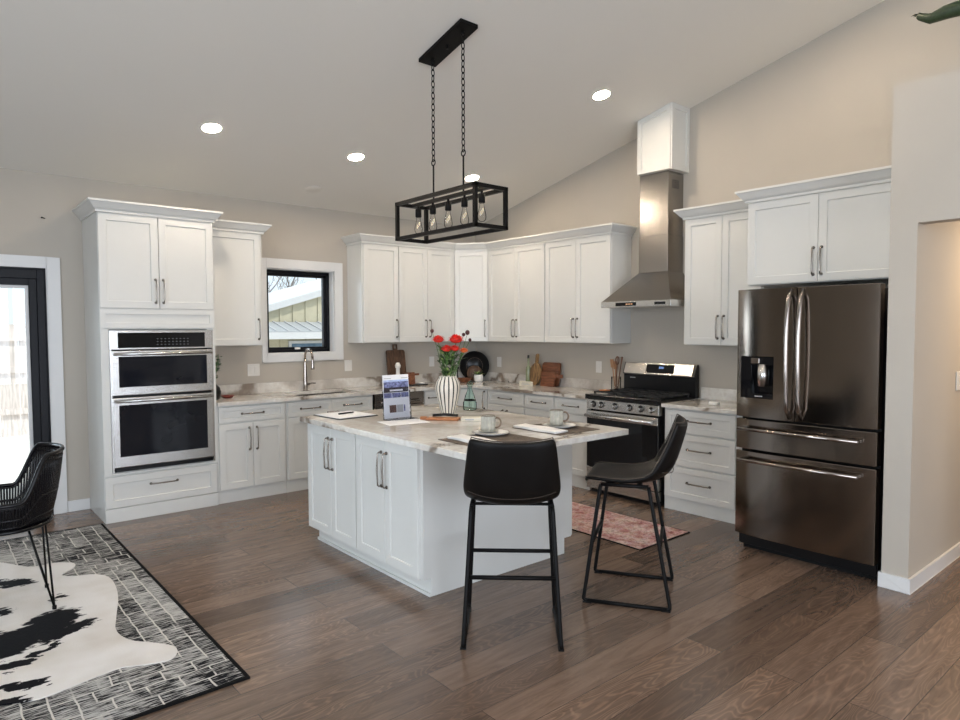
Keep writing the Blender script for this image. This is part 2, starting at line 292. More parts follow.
def hide_mat():
    m, nt, b = nm('cowhide')
    tc = N(nt, 'ShaderNodeTexCoord')
    mpn = N(nt, 'ShaderNodeMapping'); mpn.inputs['Scale'].default_value = (1, 2.2, 1); L(nt, tc.outputs['Object'], mpn.inputs[0])
    nz = N(nt, 'ShaderNodeTexNoise', i_Scale=9.0, i_Detail=5.0, i_Roughness=.65); L(nt, mpn.outputs[0], nz.inputs['Vector'])
    mx = N(nt, 'ShaderNodeVectorMath', operation='MULTIPLY_ADD'); mx.inputs[1].default_value = (.22, .22, 0); L(nt, nz.outputs['Color'], mx.inputs[0]); L(nt, tc.outputs['Object'], mx.inputs[2])
    spots = [(-5.02, -2.50, .13, .20, .5), (-5.22, -2.62, .16, .17, 0), (-4.96, -2.66, .05, .16, 1.1), (-5.16, -1.66, .20, .07, .6), (-5.22, -2.16, .07, .06, 0), (-4.93, -2.13, .03, .06, .9), (-5.12, -2.84, .03, .05, .7), (-5.06, -2.80, .02, .07, .9),
             (-5.25, -2.72, .09, .05, .6), (-5.26, -2.88, .14, .045, .5), (-5.20, -3.14, .10, .035, .6), (-5.30, -3.25, .13, .035, .5), (-5.7, -2.4, .28, .40, .3), (-5.6, -1.7, .2, .15, 0), (-5.75, -3.1, .2, .14, .4), (-6.1, -2.2, .2, .3, 0)]
    prev = None
    for (x, y, a, c, ang) in spots:
        sb = N(nt, 'ShaderNodeVectorMath', operation='SUBTRACT'); sb.inputs[1].default_value = (x + .11, y + .11, 0); L(nt, mx.outputs[0], sb.inputs[0])
        mp = N(nt, 'ShaderNodeMapping', vector_type='POINT'); mp.inputs['Rotation'].default_value = (0, 0, ang); mp.inputs['Scale'].default_value = (1/a, 1/c, 0)
        # rotate first then scale
        vr = N(nt, 'ShaderNodeVectorRotate', rotation_type='Z_AXIS'); vr.inputs['Angle'].default_value = ang; L(nt, sb.outputs[0], vr.inputs['Vector'])
        ml = N(nt, 'ShaderNodeVectorMath', operation='MULTIPLY'); ml.inputs[1].default_value = (1/a, 1/c, 0); L(nt, vr.outputs[0], ml.inputs[0])
        nt.nodes.remove(mp)
        le = N(nt, 'ShaderNodeVectorMath', operation='LENGTH'); L(nt, ml.outputs[0], le.inputs[0])
        if prev is None: prev = le.outputs['Value']
        else:
            mn = N(nt, 'ShaderNodeMath', operation='MINIMUM'); L(nt, prev, mn.inputs[0]); L(nt, le.outputs['Value'], mn.inputs[1]); prev = mn.outputs[0]
    mr = N(nt, 'ShaderNodeMapRange', i_1=.92, i_2=1.06); L(nt, prev, mr.inputs[0])
    n2 = N(nt, 'ShaderNodeTexNoise', i_Scale=3.0, i_Detail=3.0); L(nt, tc.outputs['Object'], n2.inputs['Vector'])
    r = N(nt, 'ShaderNodeValToRGB'); r.color_ramp.elements[0].position = .3; r.color_ramp.elements[0].color = (.62, .58, .53, 1); r.color_ramp.elements[1].position = .6; r.color_ramp.elements[1].color = (.75, .73, .71, 1)
    L(nt, n2.outputs[0], r.inputs[0])
    mm = N(nt, 'ShaderNodeMix', data_type='RGBA'); L(nt, mr.outputs[0], mm.inputs['Factor']); mm.inputs['A'].default_value = (.003, .003, .005, 1); L(nt, r.outputs[0], mm.inputs['B'])
    L(nt, mm.outputs['Result'], b.inputs['Base Color']); b.inputs['Roughness'].default_value = .75; b.inputs['Specular IOR Level'].default_value = .12
    hb = N(nt, 'ShaderNodeTexNoise', i_Scale=120.0, i_Detail=3.0); mph = N(nt, 'ShaderNodeMapping'); mph.inputs['Scale'].default_value = (1, .25, 1); L(nt, tc.outputs['Object'], mph.inputs[0]); L(nt, mph.outputs[0], hb.inputs['Vector'])
    bp = N(nt, 'ShaderNodeBump', i_Strength=.35, i_Distance=.004); L(nt, hb.outputs[0], bp.inputs['Height']); L(nt, bp.outputs[0], b.inputs['Normal'])
    return m
M['hide'] = hide_mat()

def glass_mat(name, tint=(1, 1, 1), ior=1.35, rough=.0):
    """clear sheet glass: light passes straight through, with a Fresnel reflection"""
    m, nt, b = nm(name); nt.nodes.remove(b)
    out = nt.nodes['Material Output']
    tr = N(nt, 'ShaderNodeBsdfTransparent'); tr.inputs[0].default_value = c4(tint)
    gl = N(nt, 'ShaderNodeBsdfGlossy'); gl.inputs['Roughness'].default_value = rough
    fr = N(nt, 'ShaderNodeFresnel', i_IOR=ior)
    mx = N(nt, 'ShaderNodeMixShader'); L(nt, fr.outputs[0], mx.inputs[0]); L(nt, tr.outputs[0], mx.inputs[1]); L(nt, gl.outputs[0], mx.inputs[2])
    L(nt, mx.outputs[0], out.inputs[0]); return m
M['pane'] = glass_mat('window_glass', (.98, .99, 1))
M['bulbglass'] = glass_mat('bulb_glass', (.99, .985, .97), 1.18)
M['acrylic'] = glass_mat('clear_acrylic', (.96, .97, .99))
M['greenglass'] = glass_mat('pale_green_glass', (.80, .93, .89), 1.14)
M['clearglass'] = glass_mat('clear_glass', (.93, .92, .90), 1.2)

# ------------------------------------------------------------------ mesh builder
class MB:
    def __init__(s): s.v = []; s.f = []; s.m = []; s.sm = []
    def add(s, vs, fs, m=0, smooth=False):
        o = len(s.v); s.v += [tuple(x) for x in vs]
        for f in fs: s.f.append(tuple(i + o for i in f)); s.m.append(m); s.sm.append(smooth)
        return s
    def box(s, x0, y0, z0, x1, y1, z1, m=0):
        x0, x1 = min(x0, x1), max(x0, x1); y0, y1 = min(y0, y1), max(y0, y1); z0, z1 = min(z0, z1), max(z0, z1)
        return s.add([(x0, y0, z0), (x1, y0, z0), (x1, y1, z0), (x0, y1, z0), (x0, y0, z1), (x1, y0, z1), (x1, y1, z1), (x0, y1, z1)],
                     [(0, 3, 2, 1), (4, 5, 6, 7), (0, 1, 5, 4), (1, 2, 6, 5), (2, 3, 7, 6), (3, 0, 4, 7)], m)
    def obox(s, c, ax, ay, az, hx, hy, hz, m=0):
        c = Vector(c); ax, ay, az = Vector(ax).normalized(), Vector(ay).normalized(), Vector(az).normalized()
        vs = [c + ax*hx*i + ay*hy*j + az*hz*k for k in (-1, 1) for j in (-1, 1) for i in (-1, 1)]
        return s.add(vs, [(0, 2, 3, 1), (4, 5, 7, 6), (0, 1, 5, 4), (1, 3, 7, 5), (3, 2, 6, 7), (2, 0, 4, 6)], m)
    def bar(s, a, b, w, h, m=0, up=(0, 0, 1)):
        a, b = Vector(a), Vector(b); d = (b - a).normalized(); u = Vector(up)
        if abs(d.dot(u)) > .95: u = Vector((1, 0, 0))
        x = d.cross(u).normalized(); y = x.cross(d)
        return s.obox((a + b)/2, x, y, d, w/2, h/2, (b - a).length/2, m)
    def tube(s, pts, r, n=10, closed=False, m=0, caps=True):
        pts = [Vector(p) for p in pts]; k = len(pts)
        rs = r if isinstance(r, (list, tuple)) else [r]*k
        vs = []; fs = []; ref = None
        for i, p in enumerate(pts):
            a = pts[(i-1) % k] if (closed or i > 0) else p; b = pts[(i+1) % k] if (closed or i < k-1) else p
            d = (b - a).normalized()
            if ref is None:
                ref = Vector((0, 0, 1)) if abs(d.z) < .9 else Vector((1, 0, 0))
            x = ref - d*ref.dot(d)
            if x.length < 1e-5: x = d.orthogonal()
            x.normalize(); ref = x; y = d.cross(x)
            for j in range(n):
                t = 2*PI*j/n; vs.append(p + (x*math.cos(t) + y*math.sin(t))*rs[i])
        for i in range(k if closed else k-1):
            for j in range(n):
                a = i*n + j; b = i*n + (j+1) % n; c = ((i+1) % k)*n + (j+1) % n; d = ((i+1) % k)*n + j
                fs.append((a, b, c, d))
        s.add(vs, fs, m, True)
        if caps and not closed:
            s.add([vs[j] for j in range(n)], [tuple(reversed(range(n)))], m)
            s.add([vs[(k-1)*n + j] for j in range(n)], [tuple(range(n))], m)
        return s
    def cyl(s, a, b, r, n=20, r2=None, m=0): return s.tube([a, b], [r, r if r2 is None else r2], n, m=m)
    def lathe(s, prof, n=32, c=(0, 0, 0), m=0, rib=0, ribn=0, smooth=True):
        vs = []; fs = []; k = len(prof)
        for (r, z) in prof:
            for j in range(n):
                t = 2*PI*j/n; rr = r*(1 + rib*math.cos(ribn*t)) if rib else r
                vs.append((c[0] + rr*math.cos(t), c[1] + rr*math.sin(t), c[2] + z))
        for i in range(k-1):
            for j in range(n): fs.append((i*n + j, i*n + (j+1) % n, (i+1)*n + (j+1) % n, (i+1)*n + j))
        s.add(vs, fs, m, smooth)
        if prof[0] == prof[-1]: return s
        if prof[0][0] > 1e-4: s.add(vs[:n], [tuple(reversed(range(n)))], m)
        if prof[-1][0] > 1e-4: s.add(vs[-n:], [tuple(range(n))], m)
        return s
    def prism(s, poly, z0, z1, m=0, fn=None, smooth=False):
        n = len(poly); fn = fn or (lambda x, y, z: (x, y, z))
        vs = [fn(x, y, z0) for x, y in poly] + [fn(x, y, z1) for x, y in poly]
        s.add(vs, [tuple(reversed(range(n))), tuple(range(n, 2*n))], m)
        return s.add(vs, [(i, (i+1) % n, n + (i+1) % n, n + i) for i in range(n)], m, smooth)
    def grid(s, fn, nu, nv, m=0, smooth=True, thick=None):
        vs = [fn(i/nu, j/nv) for j in range(nv+1) for i in range(nu+1)]
        fs = [(j*(nu+1)+i, j*(nu+1)+i+1, (j+1)*(nu+1)+i+1, (j+1)*(nu+1)+i) for j in range(nv) for i in range(nu)]
        return s.add(vs, fs, m, smooth)
    def sphere(s, c, r, n=12, k=8, sz=1, m=0):
        return s.lathe([(max(1e-5, r*math.sin(PI*i/k)), -r*sz*math.cos(PI*i/k)) for i in range(k+1)], n, c, m)
    def shaker(s, x0, z0, x1, z1, yf, t=.02, st=.058, rec=.010, m=0):
        """recessed-panel door or drawer face, its back at y=yf, its face towards -y"""
        yo = yf - t; yr = yo + rec; b = .004
        def rect(a, y): return [(x0+a, y, z0+a), (x1-a, y, z0+a), (x1-a, y, z1-a), (x0+a, y, z1-a)]
        r0 = rect(0, yf); r1 = rect(0, yo); r2 = rect(st, yo); r3 = rect(st + b*.3, yr)
        vs = r0 + r1 + r2 + r3; fs = [(3, 2, 1, 0)]
        for k in range(3):
            for i in range(4):
                j = (i+1) % 4; fs.append((k*4+i, k*4+j, k*4+4+j, k*4+4+i))
        fs.append((12, 13, 14, 15))
        return s.add(vs, fs, m)
    def merge(s, o, off=(0, 0, 0)):
        return s.add([(v[0]+off[0], v[1]+off[1], v[2]+off[2]) for v in o.v], o.f)
    def tf(s, fn): s.v = [tuple(fn(Vector(v))) for v in s.v]; return s
    def build(s, name, mats, parent=None, loc=(0, 0, 0), rotz=0, bevel=0, seg=2, weld=True, subsurf=0, solid=0):
        me = bpy.data.meshes.new(name); me.from_pydata(s.v, [], s.f)
        mats = mats if isinstance(mats, (list, tuple)) else [mats]
        for mt in mats: me.materials.append(mt)
        for i, p in enumerate(me.polygons): p.material_index = s.m[i]; p.use_smooth = s.sm[i]
        bm = bmesh.new(); bm.from_mesh(me)
        if weld: bmesh.ops.remove_doubles(bm, verts=bm.verts, dist=1e-5)
        bmesh.ops.recalc_face_normals(bm, faces=bm.faces); bm.to_mesh(me); bm.free()
        o = bpy.data.objects.new(name, me); COL.objects.link(o); o.location = loc; o.rotation_euler = (0, 0, rotz)
        if parent: o.parent = parent
        if solid:
            md = o.modifiers.new('solid', 'SOLIDIFY'); md.thickness = solid; md.offset = 0
        if bevel:
            md = o.modifiers.new('bevel', 'BEVEL'); md.width = bevel; md.segments = seg; md.limit_method = 'ANGLE'; md.angle_limit = .6
        if subsurf:
            md = o.modifiers.new('sub', 'SUBSURF'); md.levels = subsurf; md.render_levels = subsurf
        return o

def tag(o, label, cat, group=None, kind=None):
    o['label'] = label; o['category'] = cat
    if group: o['group'] = group
    if kind: o['kind'] = kind
    return o
def thing(name, label, cat, loc=(0, 0, 0), rotz=0, group=None):
    o = bpy.data.objects.new(name, None); COL.objects.link(o); o.location = loc; o.rotation_euler = (0, 0, rotz); o.empty_display_size = .1
    return tag(o, label, cat, group)
def struct(o): o['kind'] = 'structure'; return o
def copy_tree(o, parent=None):
    c = o.copy(); COL.objects.link(c)
    if parent: c.parent = parent
    for ch in list(o.children): copy_tree(ch, c)
    return c
RZ = -PI/2           # things standing against the right wall

# ------------------------------------------------------------------ room shell
HC, SL = 2.8557, .2367
def ceil_z(y): return HC + SL*(-y) if y > -7.5 else HC + SL*7.5 - .32*(-7.5 - y)
mb = MB(); mb.box(-9.2, .35, -.06, 3.2, -10.9, 0); struct(mb.build('floor', M['floor']))
mb = MB()
mb.prism([(.35, ceil_z(.35)), (-7.5, ceil_z(-7.5)), (-10.9, ceil_z(-10.9)), (-10.9, ceil_z(-10.9)+.12), (-7.5, ceil_z(-7.5)+.12), (.35, ceil_z(.35)+.12)], -9.2, .2, fn=lambda y, z, x: (x, y, z))
struct(mb.build('ceiling', M['ceiling']))
# back wall with the glass-door and window openings
WT = .18
def hole_wall(mb, x0, x1, z0, z1, holes, box):
    """fills x0..x1, z0..z1 round the holes (hx0,hz0,hx1,hz1), left to right"""
    cx = x0
    for hx0, hz0, hx1, hz1 in holes:
        box(cx, z0, hx0, z1)
        if hz0 > z0: box(hx0, z0, hx1, hz0)
        box(hx0, hz1, hx1, z1); cx = hx1
    box(cx, z0, x1, z1)
mb = MB()
hole_wall(mb, -9.2, .2, 0, 2.89, [(-7.5, 0, -4.672, 2.072), (-2.785, 1.309, -2.02, 2.19)], lambda a, b, c, d: mb.box(a, 0, b, c, WT, d))
struct(mb.build('wall_back', M['wall']))
mb = MB()
mb.prism([(.18, 0), (-10.9, 0), (-10.9, ceil_z(-10.9)+.03), (-7.5, ceil_z(-7.5)+.03), (.18, ceil_z(.18)+.03)], 0, .18, fn=lambda y, z, x: (x, y, z))
# hallway opening through the right wall
mbw = MB()
mbw.prism([(.18, 0), (-5.14, 0), (-5.14, ceil_z(-5.14)+.03), (.18, ceil_z(.18)+.03)], 0, .18, fn=lambda y, z, x: (x, y, z))
mbw.prism([(-5.14, 2.5), (-10.9, 2.5), (-10.9, ceil_z(-10.9)+.03), (-7.5, ceil_z(-7.5)+.03), (-5.14, ceil_z(-5.14)+.03)], 0, .18, fn=lambda y, z, x: (x, y, z))
struct(mbw.build('wall_right', M['wall']))
# boxed-out hallway: jamb wall beside the fridge, header, shelf top, hall walls
mb = MB()
mb.box(-1.128, -5.139, 0, 3.2, -5.281, 2.5)
mb.box(-1.128, -5.139, 2.5, -.001, -5.281, 2.85)
struct(mb.build('wall_hall', M['wall']))
mb = MB(); mb.box(-1.128, -5.281, 2.157, -1.018, -6.7, 2.85); struct(mb.build('wall_header', M['wall']))
mb = MB(); mb.box(-1.128, -6.7, 0, -1.018, -10.9, 2.85); struct(mb.build('wall_side', M['wall']))
mb = MB(); mb.box(-1.018, -6.7, 0, 3.2, -6.8, 2.5); mb.box(3.1, -5.28, 0, 3.2, -6.7, 2.5); struct(mb.build('wall_far', M['wall']))
mb = MB(); mb.box(-1.018, -5.281, 2.5, -.001, -10.9, 2.6); mb.box(-.001, -5.281, 2.501, 3.2, -6.8, 2.6); struct(mb.build('ceiling_hall', M['ceiling']))
mb = MB(); mb.box(-1.128, -5.139, 2.85, -.001, -10.9, 2.967); struct(mb.build('trim_ledge', M['wall']))
# unseen walls of the room with the daylight windows
mb = MB()
hole_wall(mb, -10.9, .35, 0, 3.2, [(-8.3, .3, -4.1, 2.8)], lambda a, b, c, d: mb.box(-9.2, a, b, -9.02, c, d))
mb.prism([(.35, 3.2), (.35, ceil_z(.35)), (-7.5, ceil_z(-7.5)), (-10.9, ceil_z(-10.9)), (-10.9, 3.2)][::-1], -9.2, -9.02, fn=lambda y, z, x: (x, y, max(z, 3.2)))
struct(mb.build('wall_left', M['wall']))
mb = MB()
hole_wall(mb, -9.2, -1.0, 0, ceil_z(-10.75)+.05, [(-7.7, .35, -2.7, 2.85)], lambda a, b, c, d: mb.box(a, -10.72, b, c, -10.9, d))
struct(mb.build('wall_rear', M['wall']))
mb = MB()
for x in (-7.7, -6.45, -5.2, -3.95, -2.7): mb.box(x-.04, -10.73, .35, x+.04, -10.78, 2.85)
for z in (.35, 2.85): mb.box(-7.7, -10.73, z-.04, -2.7, -10.78, z+.04)
struct(mb.build('window_3', M['vinylblack']))
mb = MB()
for y in (-8.3, -6.9, -5.5, -4.1): mb.box(-9.03, y-.04, .3, -9.1, y+.04, 2.8)
for z in (.3, 2.8): mb.box(-9.03, -8.3, z-.04, -9.1, -4.1, z+.04)
struct(mb.build('window_4', M['vinylblack']))

# baseboards
mb = MB(); mb.box(-4.57, 0, 0, -4.402, -.014, .095); struct(mb.build('baseboard_back', M['trim'], bevel=.003))
mb = MB(); mb.box(-1.142, -5.125, 0, -1.128, -5.295, .09); mb.box(-1.142, -5.281, 0, 3.1, -5.295, .09); mb.box(-1.128, -5.125, 0, -1.10, -5.139, .09)
struct(mb.build('baseboard_hall', M['trim'], bevel=.003))
# glass door: casing, black frame, stile of the fixed sash, pane
mb = MB(); mb.box(-4.672, 0, 0, -4.572, -.02, 2.165); mb.box(-7.6, 0, 2.072, -4.672, -.02, 2.165); struct(mb.build('trim_1', M['trim'], bevel=.003))
mb = MB(); mb.box(-4.672, .0, 0, -4.682, WT, 2.06); mb.box(-7.5, 0, 2.06, -4.672, WT, 2.072); struct(mb.build('trim_2', M['vinylblack']))
d1 = struct(MB().box(-4.682, .02, 0, -4.735, .14, 2.06).box(-7.5, .02, 1.985, -4.735, .14, 2.06).box(-7.5, .02, 0, -4.735, .14, .05).box(-4.735, .05, .05, -4.79, .12, 1.985).box(-7.5, .05, 1.93, -4.79, .12, 1.985).box(-7.5, .05, .05, -4.79, .12, .12).box(-5.84, .05, .05, -5.90, .12, 1.985).build('door_1', M['vinylblack'], bevel=.003))
MB().box(-4.79, .075, .12, -4.815, .115, 1.93).box(-5.84, .075, .12, -4.815, .115, .145).box(-5.84, .075, 1.905, -4.815, .115, 1.93).build('sash_frame', M['trim'], d1)['label'] = 'white inner sash edge'
MB().box(-4.815, .09, .145, -5.84, .096, 1.905).box(-5.90, .09, .12, -7.5, .096, 1.93).build('glass_pane', M['pane'], d1)
# kitchen window: casing, reveal, black sash, pane, latch
mb = MB()
mb.box(-2.84, 0, 1.225, -2.785, -.02, 2.285); mb.box(-2.02, 0, 1.225, -1.92, -.02, 2.285); mb.box(-2.785, 0, 2.19, -2.02, -.02, 2.285); mb.box(-2.785, 0, 1.225, -2.02, -.02, 1.309)
struct(mb.build('trim_3', M['trim'], bevel=.003))
mb = MB(); mb.box(-2.785, 0, 1.309, -2.775, WT, 2.19); mb.box(-2.03, 0, 1.309, -2.02, WT, 2.19); mb.box(-2.775, 0, 2.18, -2.03, WT, 2.19); mb.box(-2.775, 0, 1.309, -2.03, WT, 1.318); struct(mb.build('trim_4', M['trim']))
w1 = MB()
x0, x1, z0, z1 = -2.775, -2.03, 1.318, 2.18
for a, b, c, d, y0, y1 in ((x0, z0, x0+.03, z1, .09, .16), (x1-.03, z0, x1, z1, .09, .16), (x0, z1-.03, x1, z1, .09, .16), (x0, z0, x1, z0+.03, .09, .16), (x0+.03, z0+.03, x0+.06, z1-.03, .105, .15), (x1-.065, z0+.03, x1-.03, z1-.03, .105, .15), (x0, z1-.06, x1-.03, z1-.03, .105, .15), (x0, z0+.03, x1-.03, z0+.055, .105, .15)): w1.box(a, y0, b, c, y1, d)
w1 = struct(w1.build('window_1', M['vinylblack'], bevel=.003))
MB().box(x0+.06, .125, z0+.055, x1-.065, .13, z1-.06).build('glass_pane', M['pane'], w1)
MB().box(-2.44, .085, z0+.03, -2.38, .10, z0+.05).build('latch', M['trim'], w1, bevel=.003)['label'] = 'small white latch'

# ------------------------------------------------------------------ outside
tag(MB().box(-30, .36, -.3, 30, 60, -.1).build('yard_ground', M['yard']), 'pale dry ground of the yard beyond the glass door', 'ground', kind='structure')
shed = thing('shed', 'cream board-and-batten shed with white roof edges seen through the kitchen window', 'shed', (1.2, 9.3, -.1))
shed_w = MB()
def rz(x): return 2.08 + (x+.2)*.30      # underside of the sloping roof edge
wl = MB(); wl.prism([(-3, 0), (4, 0), (4, rz(4)+.1), (-3, rz(-3)+.1)], 0, 4, fn=lambda x, z, y: (x, y, z))
wl.build('wall', M['siding'], shed)
bt = MB()
for k in range(20):
    xx = -2.9 + k*.345
    bt.box(xx, -.03, 0, xx+.045, 0, rz(xx))
bt.build('batten', M['siding'], shed)
rf = MB(); rf.prism([(-3.3, rz(-3.3)), (4.3, rz(4.3)), (4.3, rz(4.3)+.17), (-3.3, rz(-3.3)+.17)], -.14, 4.2, fn=lambda x, z, y: (x, y, z)); rf.build('roof', M['exttrim'], shed)
b = MB(); b.prism([(-4, 1.9), (1.75, 2.52), (1.75, 2.74), (-4, 2.62)], 4.25, 4.6, fn=lambda x, z, y: (x, y, z)); b.build('rear_roof', M['snowroof'], shed)
pr = MB(); pr.prism([(-.95, 1.56), (-.03, 1.80), (-.03, 1.86), (-.95, 1.62)], -3, 3.8, fn=lambda y, z, x: (x, y, z))
pr.build('porch_roof', M['snowroof'], shed)
rb = MB()
for k in range(24): rb.prism([(-.95, 1.62), (-.03, 1.86), (-.03, 1.885), (-.95, 1.645)], -3+k*.3, -2.96+k*.3, fn=lambda y, z, x: (x, y, z))
rb.build('roof_seam', M['grayprint'], shed)
MB().box(-3, -.97, 1.44, 3.8, -.90, 1.60).build('porch_beam', M['exttrim'], shed)
for k in range(4): MB().box(-3+k*2.2, -.97, 0, -2.88+k*2.2, -.87, 1.44).build('porch_post', M['exttrim'], shed)
wn = MB().box(.42, -.06, .45, 1.6, 0, 1.38).build('window', M['exttrim'], shed)
MB().box(.49, -.065, .52, 1.53, -.06, 1.31).build('pane', M['extglass'], wn)
def bare_tree(x, y, h, label, seed):
    rnd = random.Random(seed); mb = MB()
    def br(p, d, ln, r, lev):
        e = p + d*ln; mb.tube([p, (p+e)/2 + Vector((rnd.uniform(-.1, .1), rnd.uniform(-.1, .1), 0))*ln*.3, e], [r, r*.8, r*.55], 5, caps=False)
        if lev:
            for k in range(3 if lev > 1 else 4):
                nd = (d + Vector((rnd.uniform(-.8, .8), rnd.uniform(-.8, .8), rnd.uniform(-.1, .5)))).normalized()
                br(p + d*ln*rnd.uniform(.55, 1), nd, ln*rnd.uniform(.55, .75), r*.5, lev-1)
    br(Vector((0, 0, 0)), Vector((0, 0, 1)), h*.4, h*.02, 4)
    tag(mb.build('bare_tree', M['bark'], loc=(x, y, -.1), weld=False), label, 'tree', 'bare winter trees')
bare_tree(6.7, 19, 6.0, 'bare winter tree behind the shed, at the right side of the kitchen window view', 3)
bare_tree(5.3, 19.5, 5.6, 'bare winter tree behind the shed, at the left side of the kitchen window view', 5)
fn = thing('wooden_fence', 'weathered wooden yard fence seen through the glass door', 'fence', (-9.5, 6.0, -.1))
for k in range(26):
    xx = k*.26 
    MB().box(xx, 0, 0, xx+.25, .025, 1.75 + .02*random.random()).build('board', M['fence'], fn)
for z in (.35, 1.0, 1.5): MB().box(0, -.05, z, 6.76, 0, z+.09).build('rail', M['fence'], fn)
for x in (1.2, 3.9, 5.5): MB().box(x, -.1, 0, x+.1, -.05, 1.7).build('post', M['fence'], fn)

# ------------------------------------------------------------------ cabinet helpers (local: x right, back at y=0, face towards -y)
CD = .60      # base carcass depth, faces add .02
def pull(mb, p, ln, vert, out=.03, r=.0055):
    """bar pull with two rounded feet, centred at p on the face"""
    x, y, z = p; h = ln/2
    if vert: P = lambda a, o: (x, y-o, z+a)
    else: P = lambda a, o: (x+a, y-o, z)
    mb.tube([P(-h, 0), P(-h, out*.7), P(-h+.008, out*.95), P(-h+.022, out), P(0, out+.004), P(h-.022, out), P(h-.008, out*.95), P(h, out*.7), P(h, 0)], [r*1.5, r, r, r, r*1.05, r, r, r, r*1.5], 8)
    for a in (-h, h): mb.cyl(P(a, 0), P(a, .006), r*2, 12)
def door(parent, x0, z0, x1, z1, yf, hx=None, hz=None, hl=.19, name='door', horiz=False, hname='handle', st=.058):
    g = .0015
    d = MB().shaker(x0+g, z0+g, x1-g, z1-g, yf, st=min(st, (z1-z0)*.28)).build(name, M['cab'], parent, bevel=.0015, seg=1)
    if hx is not None:
        h = MB(); pull(h, (hx, yf-.02, hz), hl, not horiz); h.build(hname, M['pull'], d)
    return d
def crown_path(mb, path, z0, prof=((0, 0), (.012, 0), (.014, .018), (.03, .03), (.062, .072), (.07, .076), (.07, .092), (0, .092))):
    pts = [Vector((p[0], p[1])) for p in path]; n = len(pts); rings = []
    for i, p in enumerate(pts):
        ds = []
        if i > 0: ds.append((pts[i]-pts[i-1]).normalized())
        if i < n-1: ds.append((pts[i+1]-pts[i]).normalized())
        ns = [Vector((d.y, -d.x)) for d in ds]
        nn = sum(ns, Vector((0, 0))).normalized(); k = 1/max(.3, nn.dot(ns[0]))
        rings.append([(p.x + nn.x*o*k, p.y + nn.y*o*k, z0+z) for o, z in prof])
    m = len(prof); vs = [v for r in rings for v in r]
    fs = [(i*m+j, i*m+(j+1) % m, (i+1)*m+(j+1) % m, (i+1)*m+j) for i in range(n-1) for j in range(m)]
    fs += [tuple(range(m)), tuple(range((n-1)*m, n*m))[::-1]]
    return mb.add(vs, fs)
def carcass(w, d, z0, z1, t=.018):
    """open-fronted box with a face frame edge"""
    return MB().box(0, -.002, z0, w, -d, z1)
def base_cabinet(label, x, w, wall, drawers, doors, depth=CD, group='white base cabinets', zsplit=.715, sink=False):
    """wall 'b' stands against the back wall at x, 'r' against the right wall at y=x"""
    t = thing('base_cabinet', label, 'cabinet', (x, 0, 0) if wall == 'b' else (0, x, 0), 0 if wall == 'b' else RZ, group)
    if sink: b = MB().box(.001, -.004, .112, .019, -depth, .882).box(w-.019, -.004, .112, w-.001, -depth, .882).box(.019, -.004, .112, w-.019, -.02, .882).box(.019, -.02, .112, w-.019, -depth, .13).box(.019, -depth+.02, .13, w-.019, -depth, .882)
    else: b = MB().box(.001, -.004, .112, w-.001, -depth, .882)
    b.build('body', M['cab'], t)
    MB().box(.001, -.02, 0, w-.001, -depth+.005, .112).build('toe_kick', M['cab'], t)
    for a, b in drawers: door(t, a, zsplit+.012, b, .868, -depth, (a+b)/2, (zsplit+.88)/2, .20, 'drawer', True)
    for a, b, hs in doors: door(t, a, .122, b, zsplit, -depth, (b-.035 if hs > 0 else a+.035), zsplit-.15, .20)
    return t

# tall oven cabinet
OX, OW = -4.40, .888
t = thing('tall_oven_cabinet', 'tall white oven cabinet between the glass door and the sink counter', 'cabinet', (OX, 0, 0))
b = MB()
b.box(0, -.002, 0, .02, -.60, 2.495); b.box(OW-.02, -.002, 0, OW, -.60, 2.495); b.box(.02, -.002, 2.475, OW-.02, -.60, 2.495)
b.box(.02, -.002, .02, OW-.02, -.02, 2.475); b.box(.02, -.02, .36, OW-.02, -.60, .385); b.box(.02, -.02, 1.70, OW-.02, -.60, 1.735)
b.box(.02, -.575, .385, .06, -.60, 1.70); b.box(OW-.06, -.575, .385, OW-.02, -.60, 1.70); b.box(0.06, -.575, 1.563, OW-.06, -.60, 1.70); b.box(.06, -.575, .385, OW-.06, -.60, .403)
b.box(.02, -.575, .1, OW-.02, -.6, .36)
b.build('body', M['cab'], t)
MB().box(0, -.60, 0, OW, -.622, .112).build('toe_kick', M['cab'], t, bevel=.002)
b = MB(); b.box(0.0, -.60, .385, .058, -.62, 1.566); b.box(OW-.018, -.6, .385, OW, -.62, 1.566); b.box(.058, -.6, .385, OW-.018, -.62, .398); b.build('face_frame', M['cab'], t)
b = MB(); b.shaker(.002, 1.575, OW-.002, 1.726, -.60, st=.04); b.build('panel', M['cab'], t)
hm = OW/2
door(t, .002, 1.733, hm-.001, 2.49, -.60, hm-.03, 1.733+.145, .19)
door(t, hm+.001, 1.733, OW-.002, 2.49, -.60, hm+.03, 1.733+.145, .19)
door(t, .002, .116, OW-.002, .372, -.60, OW/2+.0, .278, .21, 'drawer', True)
crown_path(MB(), [(0, -.002), (0, -.62), (OW, -.62), (OW, -.36)], 2.49).build('crown_molding', M['crown'], t)

